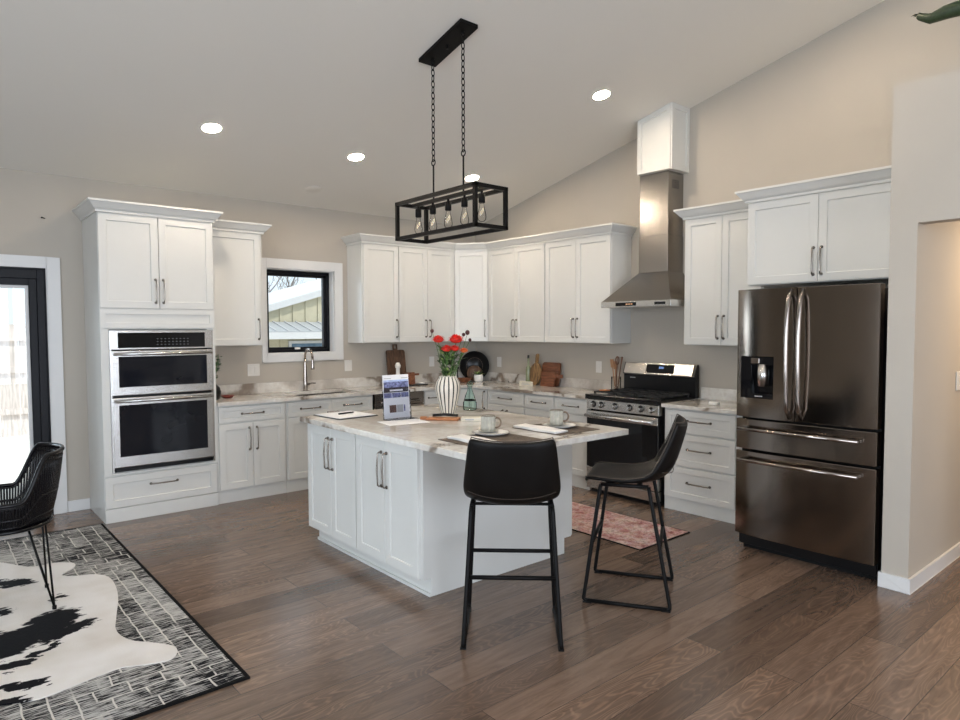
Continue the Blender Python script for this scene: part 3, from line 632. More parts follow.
# double wall oven with microwave above
t = thing('wall_oven', 'stainless double wall oven with a microwave above, set in the tall cabinet', 'oven', (OX+.06, -.60, .404))
ow = .808; zt = 1.15     # local: x 0..ow, z 0..zt, face towards -y
MB().box(.01, .53, .01, ow-.01, .0, zt-.004).build('housing', M['black'], t)
MB().box(0, 0, 0, .012, -.026, zt).box(ow-.012, 0, 0, ow, -.026, zt).box(.012, 0, zt-.008, ow-.012, -.026, zt).build('trim_frame', M['steel'], t)
cp = MB().box(.012, 0, .995, ow-.012, -.03, zt-.008).build('control_panel', M['steel'], t, bevel=.003)
MB().box(.06, -.03, 1.008, ow-.07, -.034, zt-.018).build('display', M['blackglass'], cp, bevel=.002)
kp = MB()
for i in range(9):
    for j in range(3): kp.box(.35+i*.03, -.0342, 1.03+j*.024, .362+i*.03, -.0346, 1.036+j*.024)
kp.build('keypad', simple('dim_keypad_print', (.09, .09, .095), .5, var=.1), cp)
def oven_door(z0, z1, wx0, wx1, wz0, wz1, hz, lab):
    d = MB().box(.012, 0, z0, ow-.012, -.04, z1).build('door', M['steel'], t, bevel=.004); d['label'] = lab
    MB().box(wx0, -.04, wz0, wx1, -.0435, wz1).build('window', M['ovenglass'], d, bevel=.002)
    h = MB()
    h.tube([(.02, -.065, hz), (ow-.02, -.065, hz)], .013, 14)
    for x in (.045, ow-.045): h.tube([(x, -.04, hz), (x, -.065, hz)], .010, 10)
    h.build('handle', M['steel'], d)
oven_door(.625, .985, .06, ow-.06, .69, .938, .960, 'drop-down microwave door')
oven_door(.04, .605, .055, ow-.065, .125, .545, .578, 'large lower oven door')
MB().box(.02, 0, .004, ow-.02, -.03, .034).build('vent_grille', M['black'], t)
MB().box(.02, 0, .607, ow-.02, -.02, .623).build('gap_strip', M['black'], t)

# ------------------------------------------------------------------ base run on the back wall
BX0 = -3.508
base_cabinet('white base cabinet with one drawer over two doors beside the oven cabinet', BX0, .645, 'b', [(.015, .63)], [(.015, .322, 1), (.322, .63, -1)])
base_cabinet('white sink base cabinet with two drawer fronts below the window', -2.862, .955, 'b', [(.015, .477), (.477, .94)], [(.015, .477, 1), (.477, .94, -1)], sink=True)
t = thing('dishwasher', 'dark dishwasher front set between white base cabinets behind the brochure', 'dishwasher', (-1.902, 0, 0))
MB().box(.002, -.01, .1, .638, -.59, .88).build('body', M['black'], t)
MB().box(.008, -.59, .12, .632, -.625, .745).build('door', M['bss'], t, bevel=.004)
cp = MB().box(.008, -.59, .75, .632, -.625, .876).build('control_panel', M['bss'], t, bevel=.004)
h = MB(); h.tube([(.06, -.655, .79), (.58, -.655, .79)], .011, 12)
for x in (.08, .56): h.cyl((x, -.62, .79), (x, -.655, .79), .008)
h.build('handle', M['bssh'], t)
MB().box(.01, -.02, .01, .63, -.55, .1).build('toe_kick', M['black'], t)
base_cabinet('white narrow drawer cabinet between the dishwasher and the corner', -1.262, .32, 'b', [(.01, .31)], [(.01, .31, 1)])
# corner cabinet (L-shaped)
t = thing('corner_base_cabinet', 'white corner base cabinet with a folding door where the two counters meet', 'cabinet', (0, 0, 0), 0, 'white base cabinets')
MB().prism([(-.940, -.004), (-.004, -.004), (-.004, -.937), (-.60, -.937), (-.60, -.60), (-.940, -.60)], .112, .882).build('body', M['cab'], t)
MB().prism([(-.940, -.02), (-.02, -.02), (-.02, -.937), (-.595, -.937), (-.595, -.595), (-.940, -.595)], 0, .112).build('toe_kick', M['cab'], t)
MB().shaker(-.935, .122, -.624, .868, -.60).build('door', M['cab'], t, bevel=.0015, seg=1)
d = MB().shaker(.624, .122, .932, .868, -.60)
h = MB(); pull(h, (.895, -.62, .755), .19, True)
rot = lambda v: (v[1], -v[0], v[2])
d.tf(rot); h.tf(rot)
d = d.build('door', M['cab'], t, bevel=.0015, seg=1); h.build('handle', M['pull'], d)
base_cabinet('white wide base drawer cabinet next to the corner, on the range wall', -.94, .597, 'r', [(.01, .59)], [(.01, .30, 1), (.30, .59, -1)])
base_cabinet('white base drawer cabinet in the middle of the run left of the range', -1.538, .430, 'r', [(.005, .425)], [(.005, .425, 1)])
base_cabinet('white base drawer cabinet touching the left side of the range', -1.970, .450, 'r', [(.005, .445)], [(.005, .445, -1)])
# three-drawer base right of the range
t = thing('drawer_base_cabinet', 'white three-drawer base cabinet between the range and the refrigerator', 'cabinet', (0, -3.262, 0), RZ, 'white base cabinets')
w = .72
MB().box(.001, -.004, .112, w-.001, -CD, .882).build('body', M['cab'], t)
MB().box(.001, -.02, 0, w-.001, -CD+.005, .112).build('toe_kick', M['cab'], t)
for z0, z1 in ((.68, .868), (.398, .668), (.116, .386)): door(t, .02, z0, w-.06, z1, -CD, .34, (z0+z1)/2+.01, .21, 'drawer', True, st=.05)

# ------------------------------------------------------------------ countertops with low splash
mb = MB(); zc0, zc1 = .884, .914
y0, y1 = -.003, -.648
X0, S0, S1, SY0, SY1 = BX0+.0, -2.70, -2.00, -.13, -.55
mb.box(X0, y0, zc0, S0, y1, zc1); mb.box(S1, y0, zc0, -.003, y1, zc1); mb.box(S0, y0, zc0, S1, SY0, zc1); mb.box(S0, SY1, zc0, S1, y1, zc1)
mb.box(-.003, y1, zc0, -.648, -2.424, zc1)
mb.box(X0, y0, zc1, -.003, -.022, 1.018); mb.box(-.003, -.022, zc1, -.022, -2.424, 1.018)
tag(mb.build('countertop', M['marble']), 'veined marble countertop running under the window and round the corner to the range', 'countertop')
mb = MB(); mb.box(-.003, -3.255, zc0, -.648, -3.985, zc1); mb.box(-.003, -3.255, zc1, -.022, -3.985, 1.018)
tag(mb.build('countertop', M['marble'], bevel=.002), 'short marble countertop between the range and the refrigerator', 'countertop')
# sink
t = thing('sink', 'stainless undermount sink below the window', 'sink', (-2.35, -.34, .70))
b = MB(); b.box(-.345, -.205, 0, .345, .205, .008); b.box(-.345, -.205, .008, -.337, .205, .1835); b.box(.337, -.205, .008, .345, .205, .1835); b.box(-.337, -.205, .008, .337, -.197, .1835); b.box(-.337, .197, .008, .337, .205, .1835)
b.build('basin', M['steel'], t); MB().cyl((0, 0, .008), (0, 0, .012), .04, 20).build('drain', M['chrome'], t)
# faucet
t = thing('faucet', 'tall gooseneck kitchen faucet standing behind the sink', 'faucet', (-2.41, -.085, .9145))
b = MB(); b.lathe([(.028, 0), (.028, .006), (.024, .012), (.0225, .10), (.0155, .30), (.0135, .34)], 20); b.build('body', M['chrome'], t)
arc = [(0, 0, .34)] + [(0, -.085 + .085*math.cos(a), .355 + .085*math.sin(a)) for a in [PI*i/10 for i in range(1, 10)]] + [(0, -.172, .35)]
MB().tube(arc, .012, 14).build('neck', M['chrome'], t)
MB().lathe([(.012, .35), (.014, .33), (.019, .25), (.020, .235), (.016, .232)], 18, (0, -.172, 0)).build('spray_head', M['chrome'], t)
b = MB(); b.cyl((.015, 0, .07), (.045, 0, .07), .012, 14); b.tube([(.045, 0, .07), (.075, 0, .078), (.115, -.005, .075)], [.008, .006, .005], 10); b.build('lever', M['chrome'], t)

# ------------------------------------------------------------------ wall cabinets
UZ0, UZ1, UD = 1.412, 2.482, .313
def wall_cabinet(label, x, w, wall, splits, hands, z0=UZ0, z1=UZ1, d=UD, rotz=None, loc=None, hl=.19, hzo=.155, crown=None):
    t = thing('wall_cabinet', label, 'cabinet', loc or ((x, 0, 0) if wall == 'b' else (0, x, 0)), rotz if rotz is not None else (0 if wall == 'b' else RZ), 'white wall cabinets')
    MB().box(.0005, -.003, z0, w-.0005, -d, z1+.012).build('body', M['cab'], t)
    for (a, b), hs in zip(splits, hands): door(t, a, z0+.004, b, z1, -d, (b-.028 if hs > 0 else a+.028), z0+hzo, hl)
    if crown: crown_path(MB(), crown, z1).build('crown_molding', M['crown'], t)
    return t
wall_cabinet('white single-door wall cabinet between the oven cabinet and the window', -3.508, .556, 'b', [(.02, .536)], [1], z0=1.407, z1=2.472, crown=[(.02, -UD-.02), (.556, -UD-.02), (.556, -.003)])
wall_cabinet('white single-door wall cabinet right beside the window', -1.856, .46, 'b', [(.012, .458)], [1])
wall_cabinet('white two-door wall cabinet on the window wall next to the corner', -1.395, .79, 'b', [(.004, .396), (.396, .788)], [1, -1])
# diagonal corner unit
t = thing('corner_wall_cabinet', 'white diagonal corner wall cabinet with a single door', 'cabinet', (0, 0, 0), 0, 'white wall cabinets')
MB().prism([(-.604, -.003), (-.003, -.003), (-.003, -.626), (-.313, -.626), (-.604, -.313)], UZ0, UZ1+.012).build('body', M['cab'], t)
pa, pb = Vector((-.604, -.333)), Vector((-.333, -.626)); dv = (pb-pa); wd = dv.length; dv.normalize(); nv = Vector((dv.y, -dv.x))
d = MB().shaker(.004, UZ0+.004, wd-.004, UZ1, 0, t=.02); h = MB(); pull(h, (wd-.035, -.02, UZ0+.155), .19, True)
o0 = pa - nv*.018
fnc = lambda v: (o0.x + dv.x*v.x + nv.x*(-v.y), o0.y + dv.y*v.x + nv.y*(-v.y), v.z)
d = d.tf(fnc).build('door', M['cab'], t, bevel=.0015, seg=1); h.tf(fnc).build('handle', M['pull'], d)
wall_cabinet('white two-door wall cabinet on the range wall next to the corner', -.628, .932, 'r', [(.004, .466), (.466, .928)], [1, -1])
wall_cabinet('white two-door wall cabinet with a grey side just left of the range hood', -1.562, .888, 'r', [(.004, .437), (.437, .884)], [1, -1])
o = crown_path(MB(), [(-1.856, -.003), (-1.856, -.333), (-.604, -.333), (-.333, -.628), (-.333, -2.45), (-.003, -2.45)], UZ1).build('crown_molding', M['crown'])
tag(o, 'white crown molding along the corner run of wall cabinets', 'molding', kind='thing')
wall_cabinet('white two-door wall cabinet between the range hood and the refrigerator cabinet', -3.264, .715, 'r', [(.004, .356), (.356, .705)], [1, -1], z1=2.508, crown=[(0, -.003), (0, -UD-.02), (.715, -UD-.02)])
t = wall_cabinet('white deep two-door wall cabinet above the refrigerator', -3.992, 1.143, 'r', [(.004, .527), (.527, 1.056)], [1, -1], z0=1.885, z1=2.512, d=.60, hzo=.15, crown=[(0, -.412), (0, -.62), (1.143, -.62)])
t.name = 'refrigerator_cabinet'

# ------------------------------------------------------------------ range hood
t = thing('range_hood', 'stainless chimney range hood above the range', 'range hood', (0, -2.855, 0))
hw = .385; hx0 = -.50
MB().box(-.003, -hw, 1.757, hx0, hw, 1.812).build('canopy_lip', M['steel'], t, bevel=.002)
b = MB()
c0, c1, cx = -.185, .135, -.25        # duct y range (local), x front
lo = [(-.003, -hw+.004, 1.812), (hx0+.004, -hw+.004, 1.812), (hx0+.004, hw-.004, 1.812), (-.003, hw-.004, 1.812)]
hi = [(-.003, c0, 2.085), (cx, c0, 2.085), (cx, c1, 2.085), (-.003, c1, 2.085)]
b.add(lo+hi, [(0, 1, 2, 3), (7, 6, 5, 4), (0, 4, 5, 1), (1, 5, 6, 2), (2, 6, 7, 3), (3, 7, 4, 0)]); b.build('canopy', M['steelh'], t)
b = MB(); b.box(-.003, c0, 2.085, cx, c1, 2.42); b.box(-.003, c0+.004, 2.42, cx+.004, c1-.004, 3.0); dct = b.build('duct', M['steelh'], t, bevel=.002)
b = MB()
for i in range(5):
    for j in range(5): b.cyl((-.09-i*.022, c0+.0035, 2.92-j*.016), (-.09-i*.022, c0+.002, 2.92-j*.016), .005, 8)
b.build('vent_holes', M['black'], dct)
b = MB().box(hx0, -.02, 1.768, hx0-.003, .21, 1.80).box(hx0, -.33, 1.772, hx0-.003, -.22, 1.796)
b.tf(lambda v: (v.x, v.y, v.z)); dp = b.build('control_display', M['blackglass'], t)
b = MB()
for k in range(4): b.box(hx0-.003, .02+k*.02, 1.78, hx0-.0035, .03+k*.02, 1.788)
b.build('display_digits', simple('amber_digits', (.1, .05, .02), .5, emit=(1, .55, .3), es=1.2), dp)
t = thing('duct_cover', 'white paneled duct cover box between the hood duct and the sloped ceiling', 'duct cover', (0, -2.893, 0))
def topz(y): return ceil_z(y - 2.893) - .002
y0, y1, xf = -.19, .165, -.285
b = MB(); b.prism([(y0, 3.0), (y0, topz(y0)), (y1, topz(y1)), (y1, 3.0)], -.003, xf, fn=lambda y, z, x: (x, y, z)); b.build('body', M['cab'], t)
def face_frame(mb, P, q, st, th):
    """raised frame of four strips inside the quadrilateral q (2D), P maps (a,b,out)->3D"""
    q = [Vector(p) for p in q]; n = len(q); inn = []
    for i in range(n):
        a, bb, cc = q[i-1], q[i], q[(i+1) % n]
        d1 = (bb-a).normalized(); d2 = (cc-bb).normalized(); n1 = Vector((-d1.y, d1.x)); n2 = Vector((-d2.y, d2.x)); m = (n1+n2).normalized()
        inn.append(bb + m*(st/max(.3, m.dot(n1))))
    vs = [P(p.x, p.y, 0) for p in q] + [P(p.x, p.y, th) for p in q] + [P(p.x, p.y, th) for p in inn] + [P(p.x, p.y, 0) for p in inn]
    fs = [(k*n+i, k*n+(i+1) % n, (k+1)*n+(i+1) % n, (k+1)*n+i) for k in range(3) for i in range(n)]
    mb.add(vs, fs)
b = MB()
face_frame(b, lambda a, c, o: (xf-o, -a, c), [(-y1, 3.0), (-y0, 3.0), (-y0, topz(y0)), (-y1, topz(y1))], .045, .012)
b.build('front_panel', M['cab'], t)
b = MB()
face_frame(b, lambda a, c, o: (a, y0-o, c), [(xf, 3.0), (-.003, 3.0), (-.003, topz(y0-.012)), (xf, topz(y0-.012))], .045, .012)
b.build('side_panel', M['cab'], t)

# ------------------------------------------------------------------ range
t = thing('gas_range', 'stainless and black gas range under the hood', 'range', (0, -2.432, 0), RZ)
rw = .806; rf = -.66
MB().box(.004, -.03, .03, rw-.004, -.60, .895).build('body', M['black'], t)
MB().box(0, -.03, .895, rw, -.685, .918).build('cooktop', M['black'], t, bevel=.006)
MB().box(.0, -.60, .9185, rw, -.688, .942).build('front_lip', M['black'], t, bevel=.010, seg=3)
cpn = MB().box(.002, -.60, .80, rw-.002, rf, .893).build('control_panel', M['steel'], t, bevel=.003)
for x in (.085, .175, .335, .50, .62, .735):
    k = MB(); k.lathe([(.027, 0), (.027, .012), (.020, .02), (.019, .042), (.017, .046)], 20); k.box(-.005, -.018, .046, .005, .018, .052)
    k.tf(lambda v, x=x: (x + v.x, rf - v.z, .848 + v.y)); k.build('knob', M['steel'], cpn)
    if x > .7: continue
    r = MB(); r.lathe([(.031, 0), (.031, .004)], 20); r.tf(lambda v, x=x: (x + v.x, rf - v.z, .848 + v.y)); r.build('knob_ring', M['black'], cpn)
od = MB().box(.004, -.60, .25, rw-.004, rf, .79).build('oven_door', M['blackglass'], t, bevel=.004)
MB().box(.004, rf, .715, rw-.004, rf-.008, .785).build('door_rail', M['steel'], od, bevel=.003)
h = MB(); h.tube([(.03, rf-.055, .745), (rw-.03, rf-.055, .745)], .016, 14)
for x in (.06, rw-.06): h.box(x-.012, rf, .733, x+.012, rf-.055, .757)
h.build('handle', M['steel'], od)
MB().box(.004, -.60, .14, rw-.004, rf, .245).build('lower_trim', M['steel'], t, bevel=.003)
dr = MB().box(.004, -.60, .045, rw-.004, rf, .132).build('drawer', M['steel'], t, bevel=.003)
MB().box(.02, -.05, 0, rw-.02, -.60, .045).build('kick', M['black'], t)
# backguard
b = MB(); b.prism([(-.03, .918), (-.085, .918), (-.085, 1.105), (-.105, 1.115), (-.065, 1.222), (-.03, 1.222)], .0, rw, fn=lambda y, z, x: (x, y, z)); bgd = b.build('backguard', M['black'], t)
fb = lambda u, v, o: (u, -.105+.04*v - o*.93, 1.115+.107*v + o*.35)
def slab(mb, u0, v0, u1, v1, o0, o1): mb.add([fb(u0, v0, o0), fb(u1, v0, o0), fb(u1, v1, o0), fb(u0, v1, o0), fb(u0, v0, o1), fb(u1, v0, o1), fb(u1, v1, o1), fb(u0, v1, o1)], [(0, 3, 2, 1), (4, 5, 6, 7), (0, 1, 5, 4), (1, 2, 6, 5), (2, 3, 7, 6), (3, 0, 4, 7)])
b = MB(); slab(b, .01, .02, rw-.03, .98, 0, .004); b.build('stainless_face', M['steel'], bgd)
b = MB(); slab(b, .27, .12, .58, .88, .004, .007); dp = b.build('display', M['blackglass'], bgd)
b = MB()
for k, x in enumerate((.415, .432, .452)): slab(b, x, .52, x+.010, .70, .007, .0074)
b.build('clock_digits', M['display'], dp)
b = MB()
for k in range(6): b.box(.075+k*.011, -.0852, 1.07, .082+k*.011, -.086, 1.079)
b.build('lettering', M['grayprint'], bgd)
# burners and grates
for (x, y, r) in ((.17, -.50, .05), (.17, -.25, .04), (.40, -.38, .05), (.64, -.50, .05), (.64, -.25, .04)):
    MB().lathe([(r, 0), (r, .012), (r*.7, .02), (r*.68, .026), (.001, .028)], 20, (x, y, .918)).build('burner', M['iron'], t)
for gx0, gx1 in ((.03, .28), (.285, .52), (.525, .776)):
    g = MB(); z = .958; bw = .014
    for x in (gx0+.01, (gx0+gx1)/2, gx1-.01): g.bar((x, -.13, z), (x, -.592, z), bw, .014)
    for y in (-.14, -.25, -.365, -.475, -.585): g.bar((gx0+.004, y, z), (gx1-.004, y, z), bw, .014)
    for x in (gx0+.012, gx1-.012):
        for y in (-.14, -.585): g.bar((x, y, .9185), (x, y, z), .014, .014)
    g.build('grate', M['iron'], t)
g = MB(); g.lathe([(.001, 0), (.05, 0), (.055, .006), (.05, .008), (.001, .004)], 20); 
tag(g.build('spoon_rest', M['honey'], loc=(-.50, -2.52, .9655)), 'small wooden spoon rest on the left corner of the range', 'spoon rest')

# ------------------------------------------------------------------ refrigerator
t = thing('refrigerator', 'black stainless french-door refrigerator with water dispenser', 'refrigerator', (0, -4.202, 0), RZ)
fw = .904; fy = -1.158
MB().box(.012, -.12, .03, fw-.004, -1.07, 1.80).build('body', M['black'], t, bevel=.004)
MB().box(.02, -.2, 0, fw-.02, -1.04, .03).build('base_foot', M['rubber'], t)
MB().box(.01, -1.00, .04, fw-.01, -1.085, .108).build('base_grille', M['black'], t)
def fdoor(name, x0, x1, z0, z1, holes=None):
    b = MB(); n = max(2, int((x1-x0)/.013))
    P = [(x0 + (x1-x0)*i/n, fy + (.03 if (x0 + (x1-x0)*i/n) < fw/2 else .007)*(2*(x0 + (x1-x0)*i/n)/fw-1)**4) for i in range(n+1)]
    b.prism([(x0, -1.075)] + P + [(x1, -1.075)], z0, z1); o = len(b.f)
    for k in range(len(b.f)):
        b.sm[k] = False
    return b
ms = .4145
ld = MB()
# left door with dispenser recess: x .035..275 , z 1.077..1.365
dx0, dx1, dz0, dz1 = .035, .272, 1.078, 1.366
for a, c, z0, z1 in ((.0, dx0, .945, 1.8225), (dx1, ms, .945, 1.8225), (dx0, dx1, .945, dz0), (dx0, dx1, dz1, 1.8225)):
    q = fdoor('', a, c, z0, z1); ld.add(q.v, q.f); ld.sm[-len(q.sm):] = q.sm
ld.box(dx0, -1.075, dz0, dx1, -1.085, dz1)
ld = ld.build('door', M['bss'], t); ld['label'] = 'left door with the dispenser'
b = MB(); b.box(dx0+.001, -1.0855, dz0+.001, dx1-.001, -1.09, dz1-.001); b.box(dx0+.001, -1.09, dz1-.06, dx1-.001, fy+.012, dz1-.001); b.box(dx0+.001, -1.09, dz0+.001, dx0+.08, fy+.012, dz1-.06); b.box(dx0+.08, -1.09, dz0+.001, dx1-.001, fy+.012, dz0+.035)
ds = b.build('dispenser', M['blackglass'], ld, bevel=.002)
MB().lathe([(.038, 0), (.038, .15)], 20, (dx0+.15, -1.125, dz0+.085)).build('paddle', M['steel'], ds)
MB().box(dx0+.08, fy+.012, dz1-.048, dx0+.14, fy-.004, dz1-.012).build('spout', M['bssh'], ds, bevel=.003)
b = MB()
for k in range(6): b.box(dx0+.105+k*.009, fy+.012, dz0+.012, dx0+.111+k*.009, fy+.0114, dz0+.019)
b.build('lettering', M['grayprint'], ds)
fdoor('', ms+.006, fw, .945, 1.8225).build('door', M['bss'], t, bevel=.004)['label'] = 'right door'
dw1 = fdoor('', 0, fw, .722, .930).build('drawer', M['bss'], t, bevel=.004); dw2 = fdoor('', 0, fw, .119, .706).build('drawer', M['bss'], t, bevel=.004)
for x in (ms-.032, ms+.045):
    h = MB(); pts = []
    z0, z1 = .965, 1.805
    for i in range(15):
        s = i/14; o = .025 + .045*math.sin(PI*s)**.5 if 0 < i < 14 else -.002
        pts.append((x, fy-o, z0+(z1-z0)*s))
    h.tube(pts, .0135, 12); h.build('handle', M['bssh'], ld if x < ms else t)
for z, par in ((.868, dw1), (.652, dw2)):
    h = MB(); h.tube([(.05, fy-.048, z), (fw/2, fy-.06, z), (fw-.085, fy-.048, z)], .0125, 12)
    for x in (.07, fw-.105): h.box(x-.015, fy+.02, z-.009, x+.015, fy-.048, z+.009)
    h.build('handle', M['bssh'], par)
# ------------------------------------------------------------------ island
IX0, IX1, IY0, IY1 = -3.347, -2.062, -2.062, -3.492
t = thing('kitchen_island', 'white kitchen island cabinet with four doors under the big marble top', 'island', (0, 0, 0))
b = MB(); b.box(IX0+.02, IY0, .108, IX1, IY1+.019, .884); b.build('body', M['cab'], t)
MB().box(IX0+.022, IY1+.019, .108, IX1, IY1, .884).box(IX0+.075, IY1+.019, 0, IX1-.07, IY1, .108).build('end_panel', M['cab'], t)
MB().box(IX0+.075, IY0-.02, 0, IX1-.07, IY1+.019, .108).build('toe_kick', M['cab'], t)
MB().box(IX0+.062, IY0-.02, 0, IX0+.075, IY1, .018).build('shoe_molding', M['cab'], t)
ri = lambda v: (v[1], -v[0], v[2])        # local face (-y) -> -x
ys = [2.066, 2.418, 2.762, 3.112, 3.466]
for k in range(4):
    a, c = ys[k], ys[k+1]
    if k == 1: c -= .006
    if k == 2: a += .006
    d = MB().shaker(a+.0015, .112, c-.0015, .872, IX0+.02).tf(ri).build('door', M['cab'], t, bevel=.0015, seg=1)
    hx = c-.03 if k % 2 == 0 else a+.03
    h = MB(); pull(h, (hx, IX0, .695), .21, True); h.tf(ri).build('handle', M['pull'], d)
# right-hand side doors, facing the range
for a, c in ((2.07, 2.78), (2.78, 3.485)):
    d = MB().shaker(a+.002, .112, c-.002, .872, 0).tf(lambda v: (IX1 - v.y, -v.x, v.z)).build('door', M['cab'], t, bevel=.0015, seg=1)
o = MB().box(-3.392, -2.035, .8845, -2.085, -3.995, .921).build('island_countertop', M['marble'], bevel=.003)
tag(o, 'big veined marble slab on top of the kitchen island', 'countertop')
TZ = .9212

# ------------------------------------------------------------------ bar stools
def make_stool(label):
    t = thing('bar_stool', label, 'stool', (0, 0, 0), 0, 'black leather bar stools')
    prof = [(.245, .682), (.235, .708), (.20, .716), (.10, .706), (0, .698), (-.09, .700), (-.165, .715), (-.222, .760), (-.248, .83), (-.274, .92), (-.297, 1.005), (-.303, 1.028)]
    # half widths and wing lift per station
    hwid = [.170, .195, .212, .222, .228, .232, .234, .234, .228, .217, .206, .196]
    lift = [0, .004, .006, .010, .018, .035, .05, .03, .008, .002, .006, .014]
    fwd = [0, 0, 0, 0, 0, .0, .03, .075, .075, .06, .05, .045]
    NU = 14
    def pt(i, u, off=0):
        y, z = prof[i]; s = 2*u - 1; a = abs(s)
        w2 = hwid[i]
        return Vector((s*w2, y + fwd[i]*a**2.6, z + lift[i]*a**2.4))
    def surf(i, j): return pt(i, j/NU)
    n = len(prof)
    top = [[surf(i, j) for j in range(NU+1)] for i in range(n)]
    th = .026
    bot = []
    for i in range(n):
        row = []
        for j in range(NU+1):
            a = top[max(0, i-1)][j]; b_ = top[min(n-1, i+1)][j]; c = top[i][max(0, j-1)]; d = top[i][min(NU, j+1)]
            nr = (b_-a).cross(d-c).normalized()
            if i < 6 and nr.z > 0: nr = -nr
            row.append(top[i][j] + nr*(th if 0 < i < n-1 and 0 < j < NU else th*.8))
        bot.append(row)
    # make the offset side consistent: seat goes down, back goes backwards
    for i in range(n):
        for j in range(NU+1):
            o = bot[i][j]-top[i][j]
            want = Vector((0, 0, -1)) if i < 5 else (Vector((0, -.7, -.7)) if i < 8 else Vector((0, -1, 0)))
            if o.dot(want) < 0: bot[i][j] = top[i][j] - o
    vs = [v for r in top for v in r] + [v for r in bot for v in r]; K = NU+1; O = n*K
    fs = []
    for i in range(n-1):
        for j in range(NU):
            fs.append((i*K+j, i*K+j+1, (i+1)*K+j+1, (i+1)*K+j)); fs.append((O+i*K+j, O+(i+1)*K+j, O+(i+1)*K+j+1, O+i*K+j+1))
        for j in (0, NU): fs.append((i*K+j, (i+1)*K+j, O+(i+1)*K+j, O+i*K+j))
    for i in (0, n-1):
        for j in range(NU): fs.append((i*K+j, i*K+j+1, O+i*K+j+1, O+i*K+j))
    sh = MB().add(vs, fs, 0, True).build('seat_shell', M['leather'], t, subsurf=2)
    # stitched seams round the edge and across the lower back
    edge = [top[i][0] for i in range(1, n-1)] + [top[n-1][j] for j in range(NU+1)] + [top[i][NU] for i in range(n-2, 0, -1)]
    cen = Vector((0, 0, .8))
    sm = MB()
    sm.tube([Vector((p.x*.985, p.y-.002, p.z)) for p in edge], .003, 6)
    ln = [bot[7][j] + Vector((0, -.002, -.004)) for j in range(1, NU)]
    for j in range(0, len(ln)-1):
        for k in range(5):
            a = ln[j].lerp(ln[j+1], k/5); c = ln[j].lerp(ln[j+1], (k+.55)/5); sm.tube([a, c], .0022, 5)
    sm.build('stitching', M['stitch'], sh)
    r = .0112
    FB = (.152, .672)
    def leg_curve(sx, y0, y1, xt, xf, zf):
        return [(sx*xt, y0, .676), (sx*(xt+.004), y0 + (y1-y0)*.06, .64), (sx*(xt + (xf-xt)*.5), y0 + (y1-y0)*.5, .36), (sx*xf, y1, zf)]
    for sx in (-1, 1):
        for y0, y1 in ((.145, .232), (-.118, -.238)):
            sg = 1 if y1 > 0 else -1
            lg = MB(); c = leg_curve(sx, y0, y1, .200, .236, .035)
            c += [(sx*.2375, y1 + sg*.001, .02), (sx*.238, y1 - sg*.008, .0125), (sx*.238, y1 - sg*.02, .0115)]
            lg.tube(c, r, 10); leg = lg.build('leg', M['blackmetal'], t)
            MB().box(sx*.238-.014, y1-sg*.045, 0, sx*.238+.014, y1+sg*.006, .007).build('foot_pad', M['rubber'], leg, bevel=.002)
        MB().tube([(sx*.238, .212, .0115), (sx*.238, -.218, .0115)], r, 10).build('sled_bar', M['blackmetal'], t)
        MB().tube([(sx*.200, .145, .676), (sx*.200, -.118, .676)], r, 10).build('seat_rail', M['blackmetal'], t)
    xr = .200 + .036*.52; 
    MB().tube([(-xr, .190, .345), (xr, .190, .345)], r, 10).build('footrest', M['blackmetal'], t)
    MB().tube([(-xr-.001, -.181, .335), (xr+.001, -.181, .335)], r, 10).build('stretcher', M['blackmetal'], t)
    MB().box(-.2, .02, .668, .2, .05, .676).box(-.2, -.08, .668, .2, -.05, .676).build('seat_bracket', M['blackmetal'], t)
    return t
s1 = make_stool('black leather bar stool with its back turned to the camera, in front of the island')
s1.location = (-3.195, -4.095, 0); s1.rotation_euler.z = -math.atan2(.68, .73)
s2 = copy_tree(s1); s2['label'] = 'black leather bar stool seen from the side, at the island end near the refrigerator'
s2.location = (-2.33, -4.19, 0); s2.rotation_euler.z = math.atan2(.53, .85)

# ------------------------------------------------------------------ pendant
t = thing('pendant_light', 'black rectangular cage pendant with five clear bulbs above the island', 'pendant light', (-2.657, -2.875, 0))
def cz(y): return ceil_z(y-2.875)
b = MB(); b.prism([(-.24, cz(-.24)-.002), (.24, cz(.24)-.002), (.24, cz(.24)-.028), (-.24, cz(-.24)-.028)], -.075, .075, fn=lambda y, z, x: (x, y, z)); cn = b.build('ceiling_canopy', M['blackmetal'], t, bevel=.003)
b = MB()
for y in (-.17, .17, 0): b.cyl((0, y, cz(y)-.05), (0, y, cz(y)-.026), .010, 12)
b.build('canopy_loop', M['blackmetal'], cn)
px0, px1, py0, py1, pz0, pz1 = -.143, .143, -.46, .455, 2.208, 2.487
bw = .025
fr = MB()
for z in (pz0+bw/2, pz1-bw/2):
    for x in (px0+bw/2, px1-bw/2): fr.bar((x, py0, z), (x, py1, z), bw, bw)
    for y in (py0+bw/2, py1-bw/2): fr.bar((px0, y, z), (px1, y, z), bw, bw)
for x in (px0+bw/2, px1-bw/2):
    for y in (py0+bw/2, py1-bw/2): fr.bar((x, y, pz0), (x, y, pz1), bw, bw)
fr.build('cage_frame', M['blackmetal'], t, bevel=.001, seg=1)
MB().bar((0, py0+bw, pz1-bw/2), (0, py1-bw, pz1-bw/2), bw, bw).build('center_bar', M['blackmetal'], t)
